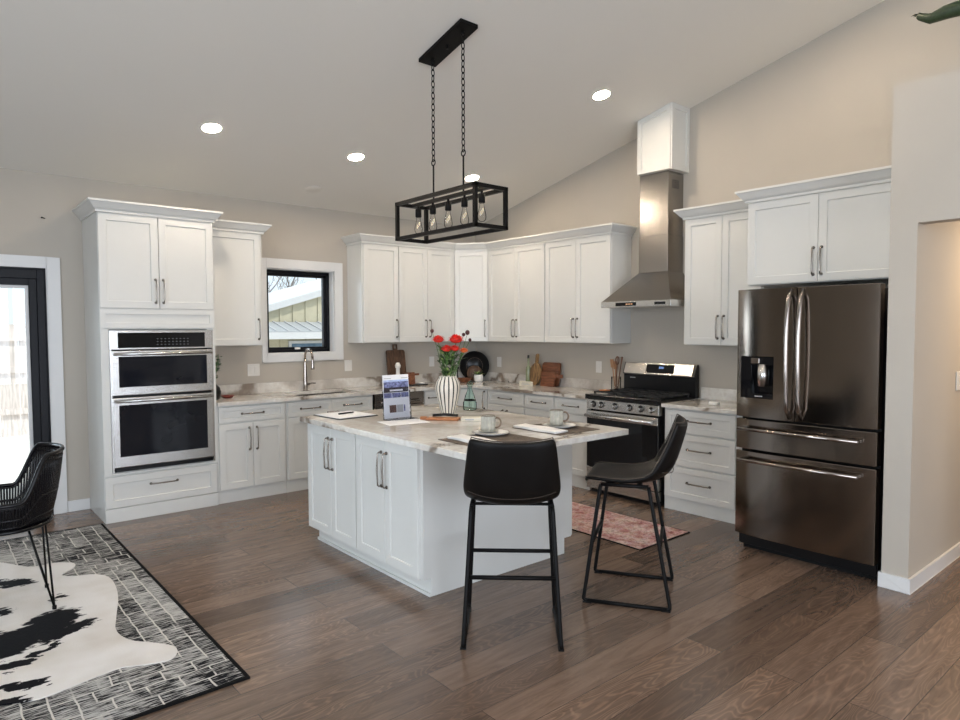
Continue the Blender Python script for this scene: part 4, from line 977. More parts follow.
for y in (-.17, .17):
    zr = 2.745
    MB().tube([(0, y, pz1-.01), (0, y, zr-.016)], .0062, 10).build('rod', M['blackmetal'], t)
    rg = [(0, y + .021*math.cos(a), zr + .021*math.sin(a)) for a in [2*PI*k/14 for k in range(14)]]
    MB().tube(rg, .0042, 6, closed=True).build('ring', M['blackmetal'], t)
    ch = MB(); z = zr + .012; top = cz(y)-.05; k = 0; pitch = .040
    while z < top:
        pts = []
        for q in range(12):
            a = 2*PI*q/12; ca, sa = .0125*math.cos(a), .0245*math.sin(a)
            pts.append((ca, y, z+.0185+sa) if k % 2 else (0, y+ca, z+.0185+sa))
        ch.tube(pts, .0037, 5, closed=True); z += pitch; k += 1
    ch.build('chain', M['blackmetal'], t)
for k in range(5):
    y = -.36 + k*.18
    sk = MB().lathe([(.009, 2.468), (.009, 2.445), (.0225, 2.44), (.0225, 2.385), (.0185, 2.382)][::-1], 18, (0, y, 0)).build('socket', M['blackmetal'], t)
    bl = MB().lathe([(.014, 2.384), (.0155, 2.37), (.019, 2.35), (.0275, 2.315), (.0305, 2.295), (.028, 2.276), (.018, 2.264), (.001, 2.26)], 20, (0, y, 0)).build('bulb', M['bulbglass'], t)
    fl = MB()
    pts = []
    for q in range(25):
        a = PI*q/4; pts.append((.011*math.cos(a), y+.011*math.sin(a), 2.30 + .05*(abs((q % 8)/4 - 1))))
    fl.tube(pts, .0009, 4); fl.build('filament', M['filament'], bl)

# ------------------------------------------------------------------ ceiling lights
def downlight(x, y, label):
    z = ceil_z(y)
    t = thing('recessed_light', label, 'ceiling light', (x, y, z), 0, 'recessed ceiling lights')
    t.rotation_euler = (-math.atan(SL), 0, 0)
    MB().lathe([(.068, -.003), (.084, -.004), (.086, -.001), (.068, -.001), (.068, -.003)], 32).build('trim_ring', M['trim'], t)
    MB().lathe([(.001, -.002), (.068, -.002)], 32).build('diffuser', M['downglow'], t)
downlight(-3.696, -1.193, 'lit recessed ceiling light above the tall oven cabinet')
downlight(-2.399, -1.168, 'lit recessed ceiling light in front of the kitchen window')
downlight(-1.036, -1.185, 'lit recessed ceiling light near the kitchen corner, behind the pendant')
downlight(-1.018, -2.886, 'lit recessed ceiling light left of the white duct cover')
downlight(-3.70, -3.05, 'lit recessed ceiling light left of the pendant, just above the frame')
downlight(-1.03, -4.58, 'lit recessed ceiling light in front of the refrigerator, just above the frame')
downlight(-2.40, -4.58, 'lit recessed ceiling light over the bar stools')
downlight(-3.70, -4.58, 'lit recessed ceiling light between the bar stools and the rug')
z = ceil_z(-.424)
o = MB().lathe([(.001, -.004), (.078, -.004), (.082, -.002), (.082, -.0005)], 32).build('ceiling_cover', M['ceiling'], loc=(-2.453, -.424, z)); o.rotation_euler = (-math.atan(SL), 0, 0)
tag(o, 'flat unlit round cover plate on the ceiling above the window', 'cover plate')
# hall lamp (beyond the opening)
t = thing('hall_light', 'flush ceiling light inside the hallway', 'ceiling light', (.35, -5.85, 2.5))
MB().lathe([(.15, 0), (.15, -.03), (.13, -.05), (.001, -.06)], 28).build('shade', M['lampglow'], t)
d = bpy.data.lights.new('hall_lamp', 'AREA'); d.shape = 'DISK'; d.size = .28; d.energy = 30; d.color = (1, .74, .48)
o = bpy.data.objects.new('hall_lamp', d); COL.objects.link(o); o.parent = t; o.location = (0, 0, -.07)

# ------------------------------------------------------------------ switches and outlets
def plate(name, label, loc, rotz, w, h, kind):
    t = thing(name, label, 'switch' if 'switch' in name else 'outlet', loc, rotz)
    MB().box(-w/2, -.001, -h/2, w/2, -.007, h/2).build('cover_plate', M['plastic'], t, bevel=.002)
    n = 2 if w > .1 else 1
    for k in range(n):
        c = (k-(n-1)/2)*.046
        b = MB()
        b.box(c-.016, -.007, -.034, c+.016, -.0095, .034)
        b.build('rocker' if 'switch' in name else 'socket', M['plastic'], t, bevel=.0015)
    return t
plate('light_switch', 'double white switch plate left of the window above the sink counter', (-2.93, 0, 1.152), 0, .125, .122, 2)
plate('electrical_outlet', 'white outlet plate right of the kitchen window', (-1.857, 0, 1.157), 0, .09, .122, 1)
plate('electrical_outlet', 'white outlet plate between the cutting board and the corner', (-.706, 0, 1.163), 0, .075, .122, 1)
plate('electrical_outlet', 'white outlet plate on the range wall beside the round black tray', (0, -.462, 1.15), RZ, .075, .122, 1)
plate('electrical_outlet', 'white outlet plate on the range wall beside the utensil jar', (0, -2.04, 1.153), RZ, .075, .122, 1)
plate('light_switch', 'white switch plate on the hallway wall', (-.25, -5.281, 1.206), 0, .10, .125, 1)
tag(MB().cyl((0, 0, 0), (0, -.02, 0), .006, 10).cyl((0, -.02, 0), (.02, -.03, -.01), .004, 8).build('wall_hook', M['black'], loc=(-4.69, 0, 2.49)), 'tiny black hook on the wall above the glass door', 'hook')

# ------------------------------------------------------------------ rugs
mb = MB(); mb.box(-6.9, -.63, 0.0005, -4.44, -3.685, .010); r1 = mb.build('area_rug', M['rug']); tag(r1, 'large black and cream area rug with a broken grid pattern, on the plank floor', 'rug')
MB().box(-6.92, -.615, .0005, -6.9, -3.70, .0105).box(-4.44, -.615, .0005, -4.422, -3.70, .0105).box(-6.9, -.615, .0005, -4.44, -.63, .0105).box(-6.9, -3.685, .0005, -4.44, -3.70, .0105).build('binding', M['rugedge'], r1)
mb = MB(); mb.box(-1.072, -2.2, .0005, -1.68, -3.795, .007); r2 = mb.build('runner_rug', M['runner']); tag(r2, 'faded red and pink runner rug on the floor in front of the range', 'rug')
MB().box(-1.06, -2.19, .0005, -1.072, -3.805, .0065).box(-1.68, -2.19, .0005, -1.692, -3.805, .0065).box(-1.072, -3.795, .0005, -1.68, -3.805, .0065).build('binding', M['rugedge'], r2)
# cowhide outline (the far and left parts run out of the frame)
hp = [(-4.993, -1.424), (-4.86, -1.44), (-4.767, -1.522), (-4.775, -1.62), (-4.858, -1.727), (-4.80, -1.80), (-4.70, -1.85), (-4.645, -1.95), (-4.64, -2.12), (-4.672, -2.359), (-4.735, -2.62), (-4.775, -2.816), (-4.747, -2.975), (-4.66, -3.09), (-4.60, -3.19), (-4.61, -3.27), (-4.66, -3.315), (-4.76, -3.285), (-4.849, -3.247), (-4.98, -3.27), (-5.126, -3.303), (-5.195, -3.30), (-5.32, -3.25),
      (-5.6, -3.22), (-5.8, -3.35), (-6.0, -3.42), (-6.12, -3.33), (-6.08, -3.1), (-6.1, -2.8), (-6.2, -2.4), (-6.18, -2.0), (-6.25, -1.6), (-6.35, -1.3), (-6.2, -1.15), (-5.95, -1.25), (-5.7, -1.2), (-5.5, -1.02), (-5.3, -1.05), (-5.13, -1.2)]
def catmull(P, n=5):
    out = []; k = len(P)
    for i in range(k):
        p0, p1, p2, p3 = [Vector(P[(i+j) % k]) for j in (-1, 0, 1, 2)]
        for q in range(n):
            t_ = q/n; out.append(.5*((2*p1) + (p2-p0)*t_ + (2*p0-5*p1+4*p2-p3)*t_*t_ + (3*p1-p0-3*p2+p3)*t_**3))
    return out
poly = [(p.x, p.y) for p in catmull(hp)]
o = MB().prism(poly, .0115, .0165).build('cowhide_rug', M['hide']); tag(o, 'black and white cowhide lying on the large patterned rug', 'rug')

# ------------------------------------------------------------------ rattan chair
HZ = .0168
def make_chair():
    t = thing('rattan_chair', 'black rattan dining chair standing on the cowhide beside the glass door', 'chair', (-5.166, -2.096, HZ), 0)
    ab = math.radians(-2)
    bd = Vector((math.cos(ab), math.sin(ab), 0)); sd = Vector((-bd.y, bd.x, 0))
    def W(f, s, z): return bd*f + sd*s + Vector((0, 0, z))      # f: towards the back, s: sideways
    def rim(u):          # u -1..1 from the end of one arm round the back to the other
        a = u*2.3; q = min(1, max(0, (1.36 - abs(a))/.50)); bump = q*q*(3-2*q)
        return W(.262*math.cos(a) + .015*bump, .29*math.sin(a), .626 + .228*bump + .012*bump*math.cos(a))
    def low(u):
        a = u*2.3
        return W(.205*math.cos(a), .225*math.sin(a), .475)
    n = 64
    R = [rim(-1+2*i/n) for i in range(n+1)]
    MB().tube(R, .0125, 10).build('rim', M['rattan'], t)
    Rl = [low(-1+2*i/n) for i in range(n+1)]
    MB().tube(Rl, .009, 8).build('lower_ring', M['rattan'], t)
    # woven spindles from rim down to seat ring, bulging outward
    for (nm_, K) in (('spindle', 84),):
        sp = MB()
        for i in range(K+1):
            u = -1+2*i/K; a, c = rim(u), low(u)
            mid = a.lerp(c, .62) + (Vector((c.x, c.y, 0)).normalized())*.022
            pts = []
            for q in range(7):
                s = q/6; pts.append(a*(1-s)**2 + mid*2*s*(1-s) + c*s*s)
            sp.tube(pts, .0062, 5)
        o = sp.build('spindle_weave', M['rattan'], t)
    band = MB()
    for s in (.07, .5, .82):
        pts = []
        for i in range(n+1):
            u = -1+2*i/n; a, c = rim(u), low(u); mid = a.lerp(c, .62) + (Vector((c.x, c.y, 0)).normalized())*.022
            pts.append(a*(1-s)**2 + mid*2*s*(1-s) + c*s*s)
        band.tube(pts, .0075, 6)
    band.build('weave_band', M['rattan'], t)
    # seat of parallel canes
    st = MB()
    for i in range(25):
        s = -.225 + .45*i/24; L_ = math.sqrt(max(0, .23**2 - s*s))
        st.tube([W(-L_*.9, s, .474), W(0, s, .468), W(L_*.9, s, .474)], .0078, 6)
    st.build('seat', M['rattan'], t)
    ring = [W(.212*math.cos(a), .232*math.sin(a), .471) for a in [2*PI*k/40 for k in range(40)]]
    MB().tube(ring, .012, 8, closed=True).build('seat_ring', M['rattan'], t)
    for a in (PI/4, 3*PI/4, 5*PI/4, 7*PI/4):
        lg = MB(); ft = W(.28*math.cos(a), .28*math.sin(a), .008)
        for da, rr in ((-.30, .20), (0, .13), (.30, .20)): lg.tube([W(rr*math.cos(a+da), rr*math.sin(a+da), .462), ft], .0055, 8)
        lg.cyl(ft + Vector((0, 0, -.008)), ft + Vector((0, 0, .012)), .011, 10); lg.build('leg', M['blackmetal'], t)
    return t
make_chair()

# ------------------------------------------------------------------ island things
def lathe_obj(name, prof, mat, loc, n=28, parent=None, **kw): return MB().lathe(prof, n, **kw).build(name, mat, parent, loc)
# clipboard with paper and pen
t = thing('clipboard', 'black clipboard at the left corner of the island', 'clipboard', (-3.115, -2.20, TZ), math.radians(4))
MB().box(-.165, -.19, 0, .165, .165, .006).build('board', M['black'], t, bevel=.002)
MB().box(-.155, -.18, .0062, .155, .15, .0092).build('paper', M['paper'], t)
MB().box(-.05, .14, .0095, .05, .162, .02).build('clip', M['steel'], t, bevel=.003)
o = MB().tube([(-.065, 0, 0), (.07, 0, 0), (.082, 0, 0)], [.006, .006, .002], 8).build('pen', M['black'], loc=(-3.10, -2.19, TZ+.0155), rotz=math.radians(12)); tag(o, 'black pen lying on the clipboard paper', 'pen')
# brochure stand
t = thing('brochure_stand', 'clear acrylic brochure stand on the island', 'brochure stand', (-2.915, -2.60, TZ))
bk = lambda x, z, o: (x, .0 + z*.07 + o, z)
def sheet(mb, x0, z0, x1, z1, o0, o1, m=0): mb.add([bk(x0, z0, o0), bk(x1, z0, o0), bk(x1, z1, o0), bk(x0, z1, o0), bk(x0, z0, o1), bk(x1, z0, o1), bk(x1, z1, o1), bk(x0, z1, o1)], [(0, 3, 2, 1), (4, 5, 6, 7), (0, 1, 5, 4), (1, 2, 6, 5), (2, 3, 7, 6), (3, 0, 4, 7)], m)
b = MB(); sheet(b, -.115, .0, .115, .215, -.014, -.011); sheet(b, -.115, 0, .115, .30, .003, .006); b.box(-.115, -.09, 0, .115, .0, .003); sheet(b, -.115, .0, -.112, .2, -.011, .003); sheet(b, .112, .0, .115, .2, -.011, .003)
b.build('holder', M['acrylic'], t)
br = thing('brochure', 'sales brochure with mountain pictures in the acrylic stand on the island', 'brochure', (-2.915, -2.60, TZ))
b = MB(); sheet(b, -.108, .005, .108, .312, -.006, -.001, 0)
for q, mm in (((-.10, .285, -.04, .290), 5), ((.045, .285, .10, .290), 5), ((-.104, .262, .104, .276), 2), ((-.104, .222, .104, .264), 1), ((-.104, .188, .104, .224), 3), ((-.055, .196, .055, .208), 0), ((-.104, .150, -.04, .184), 1), ((-.036, .150, .036, .184), 1), ((.040, .150, .104, .184), 1),
                ((-.062, .045, -.005, .098), 4), ((.0, .045, .052, .098), 5), ((.058, .05, .07, .095), 1)):
    sheet(b, *q, -.0068 - (.0004 if q[0] == -.055 else 0), -.006, mm)
b.build('sheet', [M['paper'], M['blueprint'], M['skyprint'], M['darkprint'], M['brownprint'], M['grayprint']], br)
o = MB().box(-.15, -.105, 0, .15, .105, .0015).build('paper_sheet', M['paper'], loc=(-2.985, -2.79, TZ), rotz=math.radians(-8)); tag(o, 'loose white sheet of paper lying in front of the brochure stand', 'paper')
# striped vase
VX, VY = -2.522, -2.687
vp = [(.001, 0), (.046, 0), (.050, .006), (.061, .05), (.079, .12), (.092, .185), (.093, .215), (.084, .25), (.068, .275), (.066, .288), (.062, .29), (.058, .275), (.06, .2), (.04, .03), (.001, .02)]
t = thing('striped_vase', 'tall cream vase with vertical black stripes holding red flowers', 'vase', (VX, VY, TZ))
MB().lathe(vp, 64, rib=.012, ribn=16).build('vase_body', M['ivory'], t)
sb = MB()
for k in range(16):
    a = 2*PI*(k+.5)/16
    for (r0, z0), (r1, z1) in zip(vp[2:9], vp[3:10]):
        wv = .115
        def P(r, z, s, o): return ((r*(1-.012*.9)+o)*math.cos(a+s*wv*.5), (r*(1-.012*.9)+o)*math.sin(a+s*wv*.5), z)
        sb.add([P(r0, z0, -1, .0012), P(r0, z0, 1, .0012), P(r1, z1, 1, .0012), P(r1, z1, -1, .0012)], [(0, 1, 2, 3)], 0, True)
sb.build('stripes', simple('black_glaze', (.02, .018, .016), .3, var=.1), t)
# flowers
def add_leaf(mb, p, d, ln, w, m=0):
    d = Vector(d).normalized(); sx = d.cross(Vector((0, 0, 1)));
    if sx.length < .1: sx = Vector((1, 0, 0))
    sx.normalize(); up = sx.cross(d); pts = []; n = 5
    vs = []
    for i in range(n+1):
        s = i/n; c = Vector(p) + d*ln*s - Vector((0, 0, 1))*ln*.25*s*s; ww = w*math.sin(PI*min(.98, s*.9+.08))
        vs += [c - sx*ww + up*ww*.2, c, c + sx*ww + up*ww*.2]
    fs = []
    for i in range(n):
        for k in (0, 1): fs.append((i*3+k, i*3+k+1, i*3+3+k+1, i*3+3+k))
    mb.add(vs, fs, m, True)
def flower(head, r, label, mat='redflower', bud=False, seed=1):
    rnd = random.Random(seed); hd = Vector(head)
    base = Vector((VX + rnd.uniform(-.02, .02), VY + rnd.uniform(-.02, .02), TZ+.10))
    t = thing('red_flower' if not bud else 'flower_bud', label, 'flower', base, 0, 'flowers in the striped vase')
    h = hd - base; neck = Vector((h.x*.3, h.y*.3, .19))
    pts = [Vector((0, 0, 0)), neck*.5, neck, neck.lerp(h, .5) + Vector((rnd.uniform(-.008, .008), rnd.uniform(-.008, .008), .01)), h - Vector((0, 0, r*.4))]
    sm = MB().tube(pts, .0028 if not bud else .002, 6).build('stem', M['stem'], t)
    lf = MB()
    for k in range(10 if not bud else 3):
        s = rnd.uniform(.15, .8); p = neck.lerp(h, s); add_leaf(lf, p, (rnd.uniform(-1, 1), rnd.uniform(-1, 1), rnd.uniform(.2, 1.2)), rnd.uniform(.04, .075), rnd.uniform(.007, .012))
    lf.build('leaf', M['stem'] if seed % 2 else M['leaf'], t, weld=False)
    b = MB()
    if bud: b.sphere(h, r, 10, 6, 1.1)
    else:
        for ring in range(6):
            n = (20, 18, 16, 13, 9, 5)[ring]; el = (-.25, .05, .38, .70, 1.02, 1.35)[ring]
            for k in range(n):
                a = 2*PI*k/n + ring*.37 + rnd.uniform(-.12, .12); q = rnd.uniform(.9, 1.08)
                tip = Vector((math.cos(a)*math.cos(el)*r*q, math.sin(a)*math.cos(el)*r*q, math.sin(el)*r*.62*q)); sx = Vector((-math.sin(a), math.cos(a), 0)); w = r*.24*(1 - ring*.07)
                c0 = h + tip*.25; c1 = h + tip*.8 + Vector((0, 0, .003)); c2 = h + tip
                b.add([c0 - sx*w*.4, c0 + sx*w*.4, c1 + sx*w, c2 + sx*w*.5, c2 + Vector((0, 0, .003)), c2 - sx*w*.5, c1 - sx*w], [(0, 1, 2, 6), (6, 2, 3, 4), (6, 4, 5)], 0, True)
        b.sphere(h, r*.80, 14, 8, .58)
    b.build('bloom' if not bud else 'bud', M['bud'] if bud else M[mat], t, weld=False)
flower((-2.581, -2.650, 1.481), .050, 'red flower highest on the left of the vase, its head free of the others', seed=1)
flower((-2.476, -2.726, 1.481), .060, 'largest red flower, at the top right of the bouquet', seed=2)
flower((-2.565, -2.729, 1.414), .044, 'red flower lower left of middle in the bouquet, just above the vase leaves', seed=3)
flower((-2.514, -2.759, 1.414), .040, 'red flower at the middle of the bouquet under the largest bloom', seed=4)
flower((-2.450, -2.787, 1.399), .032, 'small orange-red flower at the lower right of the bouquet', 'orangeflower', seed=5)
flower((-2.610, -2.612, 1.544), .014, 'dark bud standing highest at the left of the bouquet', bud=True, seed=6)
flower((-2.411, -2.781, 1.532), .017, 'dark bud standing highest at the right of the bouquet', bud=True, seed=7)
flower((-2.420, -2.747, 1.517), .013, 'small dark bud beside the largest red flower', bud=True, seed=8)
flower((-2.397, -2.793, 1.477), .012, 'pale green bud sprig leaning out at the right of the bouquet', bud=True, seed=9)
gr = MB(); rnd = random.Random(4)
for k in range(150):
    a = rnd.uniform(0, 2*PI); z = rnd.uniform(.01, .20); r = .03 + z*.34
    add_leaf(gr, (r*.5*math.cos(a), r*.5*math.sin(a), z), (math.cos(a), math.sin(a), rnd.uniform(.5, 1.8)), rnd.uniform(.05, .085), rnd.uniform(.008, .013), rnd.choice((0, 0, 1, 1, 2)))
o = gr.build('greenery', [M['stem'], M['leaf'], M['palegreen']], loc=(VX, VY, TZ+.272), weld=False); tag(o, 'green leaves filling the mouth of the striped vase', 'leaves', kind='stuff')

# honey board with tongs, cream book and wooden spoon in front of the vase
o = MB().box(-.13, -.05, 0, .10, .05, .016).cyl((-.13, 0, .008), (-.18, 0, .008), .014, 12).build('serving_board', M['honey'], loc=(-2.70, -2.885, TZ), rotz=math.radians(-50), bevel=.004); tag(o, 'honey-brown wooden serving board lying before the striped vase', 'board')
o = MB().tube([(-.08, -.006, .004), (.0, .0, .012), (.10, .012, .006)], [.008, .010, .007], 8).tube([(-.08, .012, .004), (.0, .006, .010), (.10, -.012, .006)], [.008, .009, .007], 8).build('kitchen_tongs', M['black'], loc=(-2.685, -2.85, TZ+.022), rotz=math.radians(-50)); tag(o, 'black kitchen tongs lying on the wooden serving board', 'tongs')
o = MB().box(-.08, -.045, 0, .08, .045, .022).build('cream_book', M['cream'], loc=(-2.575, -3.035, TZ), rotz=math.radians(-42), bevel=.003); tag(o, 'small cream book between the serving board and the mug', 'book')
MB().box(-.05, -.0455, .006, .01, -.046, .016).build('spine_print', M['grayprint'], o)
o = MB().tube([(-.13, 0, .006), (.02, 0, .006), (.07, 0, .006)], [.005, .006, .006], 8).lathe([(.001, .0), (.024, .002), (.026, .008), (.02, .010), (.001, .006)], 16, (.09, 0, 0)).build('wooden_spoon', M['palewood'], loc=(-2.50, -2.955, TZ+.0), rotz=math.radians(-30)); tag(o, 'pale wooden spoon lying behind the cream book', 'spoon')
# glass bottle
t = thing('glass_bottle', 'pale green glass decanter behind the vase on the island', 'bottle', (-2.20, -2.55, TZ))
MB().lathe([(.001, 0), (.052, 0), (.055, .01), (.054, .06), (.045, .075), (.044, .085), (.038, .11), (.022, .15), (.017, .17), (.020, .185)], 28).build('glass_body', M['greenglass'], t)
MB().lathe([(.014, .185), (.024, .195), (.026, .21), (.014, .225), (.001, .226)], 20).build('stopper', M['greenglass'], t)
MB().lathe([(.047, .072), (.049, .076), (.047, .082), (.047, .072)], 28).build('collar', M['black'], t)

# place settings
def setting(mx, my, w, h, px_, py_, nx, ny, nl, mgx, mgy, rot, names, hang):
    z = TZ
    o = MB().box(-w/2, -h/2, 0, w/2, h/2, .003).build('placemat', M['mat'], loc=(mx, my, z), rotz=rot, bevel=.001); tag(o, names[0], 'placemat', 'place settings'); z += .0034
    t = thing('plate', names[1], 'plate', (px_, py_, z), 0, 'place settings')
    MB().lathe([(.001, 0), (.065, 0), (.07, .003), (.112, .015), (.114, .018), (.108, .018), (.068, .007), (.001, .006)], 40).build('dish', M['white'], t)
    MB().lathe([(.106, .0178), (.1145, .0182), (.1145, .0192), (.106, .0188), (.106, .0178)], 40).build('rim', M['rimbrown'], t)
    zz = z + .0075
    b = MB().lathe([(.001, 0), (.035, 0), (.038, .003), (.062, .010), (.063, .012), (.058, .012), (.036, .006), (.001, .005)], 32).build('saucer', M['ribmug'], loc=(mgx, mgy, zz+.0)); tag(b, names[2], 'saucer', 'place settings')
    zz += .0065
    t = thing('mug', names[3], 'mug', (mgx, mgy, zz), hang, 'place settings')
    MB().lathe([(.001, 0), (.036, 0), (.041, .004), (.0435, .03), (.0445, .086), (.0445, .090), (.0405, .090), (.039, .03), (.036, .008), (.001, .007)], 96, rib=.045, ribn=15).build('mug_body', M['ribmug'], t)
    MB().lathe([(.0402, .0895), (.0458, .0895), (.0460, .0925), (.0402, .0925), (.0402, .0895)], 40).build('rim', M['rimbrown'], t)
    MB().tube([(.042, 0, .074)] + [(.05 + .027*math.sin(PI*k/8), 0, .05 + .03*math.cos(PI*k/8)) for k in range(9)] + [(.042, 0, .02)], .006, 8).build('handle', M['rimbrown'], t)
    # napkin, folded in three layers beside the plate
    def npf(u, v, lay): 
        return (nx - .055 + .11*u + .006*math.sin(v*9+lay), ny - nl/2 + nl*v, z + .0008 + lay*.005 + .0025*math.sin(v*7+lay*2)*u + .003*u*v)
    b = MB()
    for lay in range(3):
        top = [[npf(i/6, j/14, lay+.7) for i in range(7)] for j in range(15)]; bot = [[(p[0], p[1], p[2]-.0042) for p in r] for r in top]
        vs = [p for r in top for p in r] + [p for r in bot for p in r]; fs = []
        for j in range(14):
            for i in range(6): fs += [(j*7+i, j*7+i+1, j*7+8+i, j*7+7+i), (105+j*7+i, 105+j*7+7+i, 105+j*7+8+i, 105+j*7+i+1)]
            for i in (0, 6): fs.append((j*7+i, j*7+7+i, 112+j*7+i, 105+j*7+i))
        for j in (0, 14):
            for i in range(6): fs.append((j*7+i, j*7+i+1, 105+j*7+i+1, 105+j*7+i))
        b.add(vs, fs, 0, True)
    o = b.build('napkin', M['linen']); tag(o, names[4], 'napkin', 'place settings')
HA = math.atan2(-_r0.x*0 + _r0.y, _r0.x)
setting(-2.425, -3.68, .37, .42, -2.372, -3.665, -2.55, -3.665, .36, -2.362, -3.630, 0,
        ['brown placemat at the island end near the range', 'white plate on the placemat near the range', 'grey saucer under the mug nearer the range', 'ribbed grey-green mug standing nearer the range', 'folded white napkin on the placemat near the range'], HA)
setting(-3.015, -3.73, .46, .40, -2.90, -3.60, -3.135, -3.72, .34, -2.875, -3.545, 0,
        ['brown placemat behind the stool that turns its back', 'white plate on the placemat behind the stool', 'grey saucer under the mug behind the stool', 'ribbed grey-green mug standing behind the stool back', 'folded white napkin on the placemat behind the stool'], HA)

# ------------------------------------------------------------------ things on the back counter
CZ = .9142
# potted leafy stem beside the oven cabinet
t = thing('potted_plant', 'small plant with round dark leaves in a black vase beside the oven cabinet', 'plant', (-3.437, -.33, CZ))
MB().lathe([(.001, 0), (.045, 0), (.062, .04), (.066, .07), (.055, .11), (.03, .135), (.028, .14), (.024, .135), (.05, .08), (.001, .02)], 28).build('vase', M['black'], t)
sm = MB(); lf = MB(); rnd = random.Random(2)
for k in range(7):
    e = Vector((rnd.uniform(-.05, .07), rnd.uniform(-.06, .05), rnd.uniform(.30, .45))); sm.tube([(0, 0, .10), (e.x*.3, e.y*.3, .22), e], .0022, 5)
    for q in range(6):
        s = rnd.uniform(.3, 1); p = Vector((e.x*s, e.y*s, .13 + (e.z-.13)*s)); add_leaf(lf, p, (rnd.uniform(-1, 1), rnd.uniform(-1, 1), rnd.uniform(-.1, .8)), rnd.uniform(.04, .055), rnd.uniform(.018, .024))
sm.build('stem', M['stem'], t); lf.build('leaf', M['leaf'], t, weld=False)
o = lathe_obj('red_dish', [(.001, 0), (.035, 0), (.04, .004), (.062, .022), (.064, .025), (.058, .025), (.036, .009), (.001, .008)], M['terracotta'], (-3.29, -.27, CZ)); tag(o, 'small dark red dish on the counter beside the black vase', 'dish')
# leaning cutting boards, left group
def lean(mb, tilt): return mb.tf(lambda v: (v.x, v.y - 0 + v.z*math.tan(tilt), v.z))
def rrect(w, h, r, n=5):
    out = []
    for cx_, cy_, a0 in ((w/2-r, h-r, 0), (-w/2+r, h-r, PI/2), (-w/2+r, r, PI), (w/2-r, r, 3*PI/2)):
        for k in range(n+1): a = a0 + PI/2*k/n; out.append((cx_ + r*math.cos(a), cy_ + r*math.sin(a)))
    return out
def paddle(mb, w, h, hw_, hh, t_, r=.03):
    body = rrect(w, h, r); mb.prism(body, 0, t_, fn=lambda x, z, y: (x, -y, z))
    a, s = hw_/2, .012
    for x0, x1, z0, z1 in ((-a, -a+s, h-.004, h+hh), (a-s, a, h-.004, h+hh), (-a, a, h+hh-s, h+hh), (-a+s, a-s, h-.004, h+hh*.25)): mb.box(x0, 0, z0, x1, -t_, z1)
    return mb
b = paddle(MB(), .25, .405, .055, .065, .018); lean(b, .13)
o = b.build('cutting_board', M['walnut'], loc=(-1.27, -.10, CZ)); tag(o, 'tall dark walnut cutting board leaning on the wall left of the corner', 'cutting board')
b = MB().box(-.075, 0, 0, .075, -.018, .14).box(.075, -.002, .10, .14, -.016, .125); lean(b, .1)
o = b.build('cutting_board', M['acacia'], loc=(-1.13, -.135, CZ)); tag(o, 'small brown board with a side handle in front of the walnut board', 'cutting board')
o = MB().lathe([(.001, 0), (.03, 0), (.032, .02), (.020, .03), (.016, .09), (.024, .10), (.028, .125), (.022, .14), (.022, .205), (.03, .21), (.033, .235), (.025, .25), (.02, .265), (.001, .268)], 24).build('candle_holder', M['white'], loc=(-1.355, -.24, CZ)); tag(o, 'white turned candle holder standing before the walnut board', 'candle holder')
o = MB().box(-.11, -.05, 0, .11, .05, .014).build('slate_tray', M['black'], loc=(-1.12, -.30, CZ), bevel=.003); tag(o, 'black slate tray on the counter before the small brown board', 'tray')
o = MB().lathe([(.001, 0), (.03, 0), (.034, .008), (.03, .018), (.001, .02)], 18).build('soap_bar', M['white'], loc=(-1.07, -.31, CZ+.0145)); tag(o, 'white soap bar on the black slate tray', 'soap')
# corner group: round black tray, candlestick, wood bowl, white pot
t = thing('round_tray', 'round black tray leaning in the corner behind the white pot', 'tray', (-.195, -.21, CZ))
nd = Vector((-1, -1, 0)).normalized()*math.cos(.12) + Vector((0, 0, 1))*math.sin(.12); sx = Vector((1, -1, 0)).normalized(); uu = nd.cross(sx); uu = uu if uu.z > 0 else -uu
def disc(mb, prof, n=40, cz_=.185):
    mb.lathe(prof, n); c = Vector((0, 0, 0)) + uu*cz_; mb.tf(lambda v: c + sx*v.x + uu*v.y + nd*v.z); return mb
disc(MB(), [(.001, 0), (.18, 0), (.186, .006), (.186, .028), (.178, .028), (.172, .010), (.001, .008)]).build('tray_body', M['black'], t)
disc(MB(), [(.10, .0085), (.102, .011), (.104, .0085), (.10, .0085)]).build('inner_ring', M['rimbrown'], t)
o = MB()
disc(o, [(.001, .0), (.09, .0), (.095, .005), (.09, .010), (.001, .010)], 32, .10); o = o.build('round_wood_plaque', M['walnut'], loc=(-.25, -.275, CZ)); tag(o, 'small round walnut board leaning against the round black tray', 'board')
t = thing('candlestick', 'dark candlestick with a white candle left of the white pot', 'candlestick', (-.43, -.165, CZ))
MB().lathe([(.001, 0), (.045, 0), (.045, .006), (.014, .014), (.009, .03), (.012, .06), (.008, .08), (.008, .15), (.02, .165), (.016, .18), (.001, .18)], 20).build('stick', M['black'], t)
MB().cyl((0, 0, .18), (0, 0, .235), .0115, 14).build('candle', M['candle'], t)
o = lathe_obj('wooden_bowl', [(.001, 0), (.05, 0), (.055, .006), (.085, .045), (.087, .05), (.08, .05), (.05, .014), (.001, .012)], M['acacia'], (-.44, -.312, CZ)); tag(o, 'red-brown wooden bowl beside the candlestick', 'bowl')
t = thing('potted_succulent', 'little green plant in a white pot before the round black tray', 'plant', (-.285, -.395, CZ))
MB().lathe([(.001, 0), (.045, 0), (.056, .02), (.058, .06), (.052, .088), (.047, .09), (.045, .08), (.001, .075)], 28).build('pot', M['white'], t)
lf = MB(); rnd = random.Random(8)
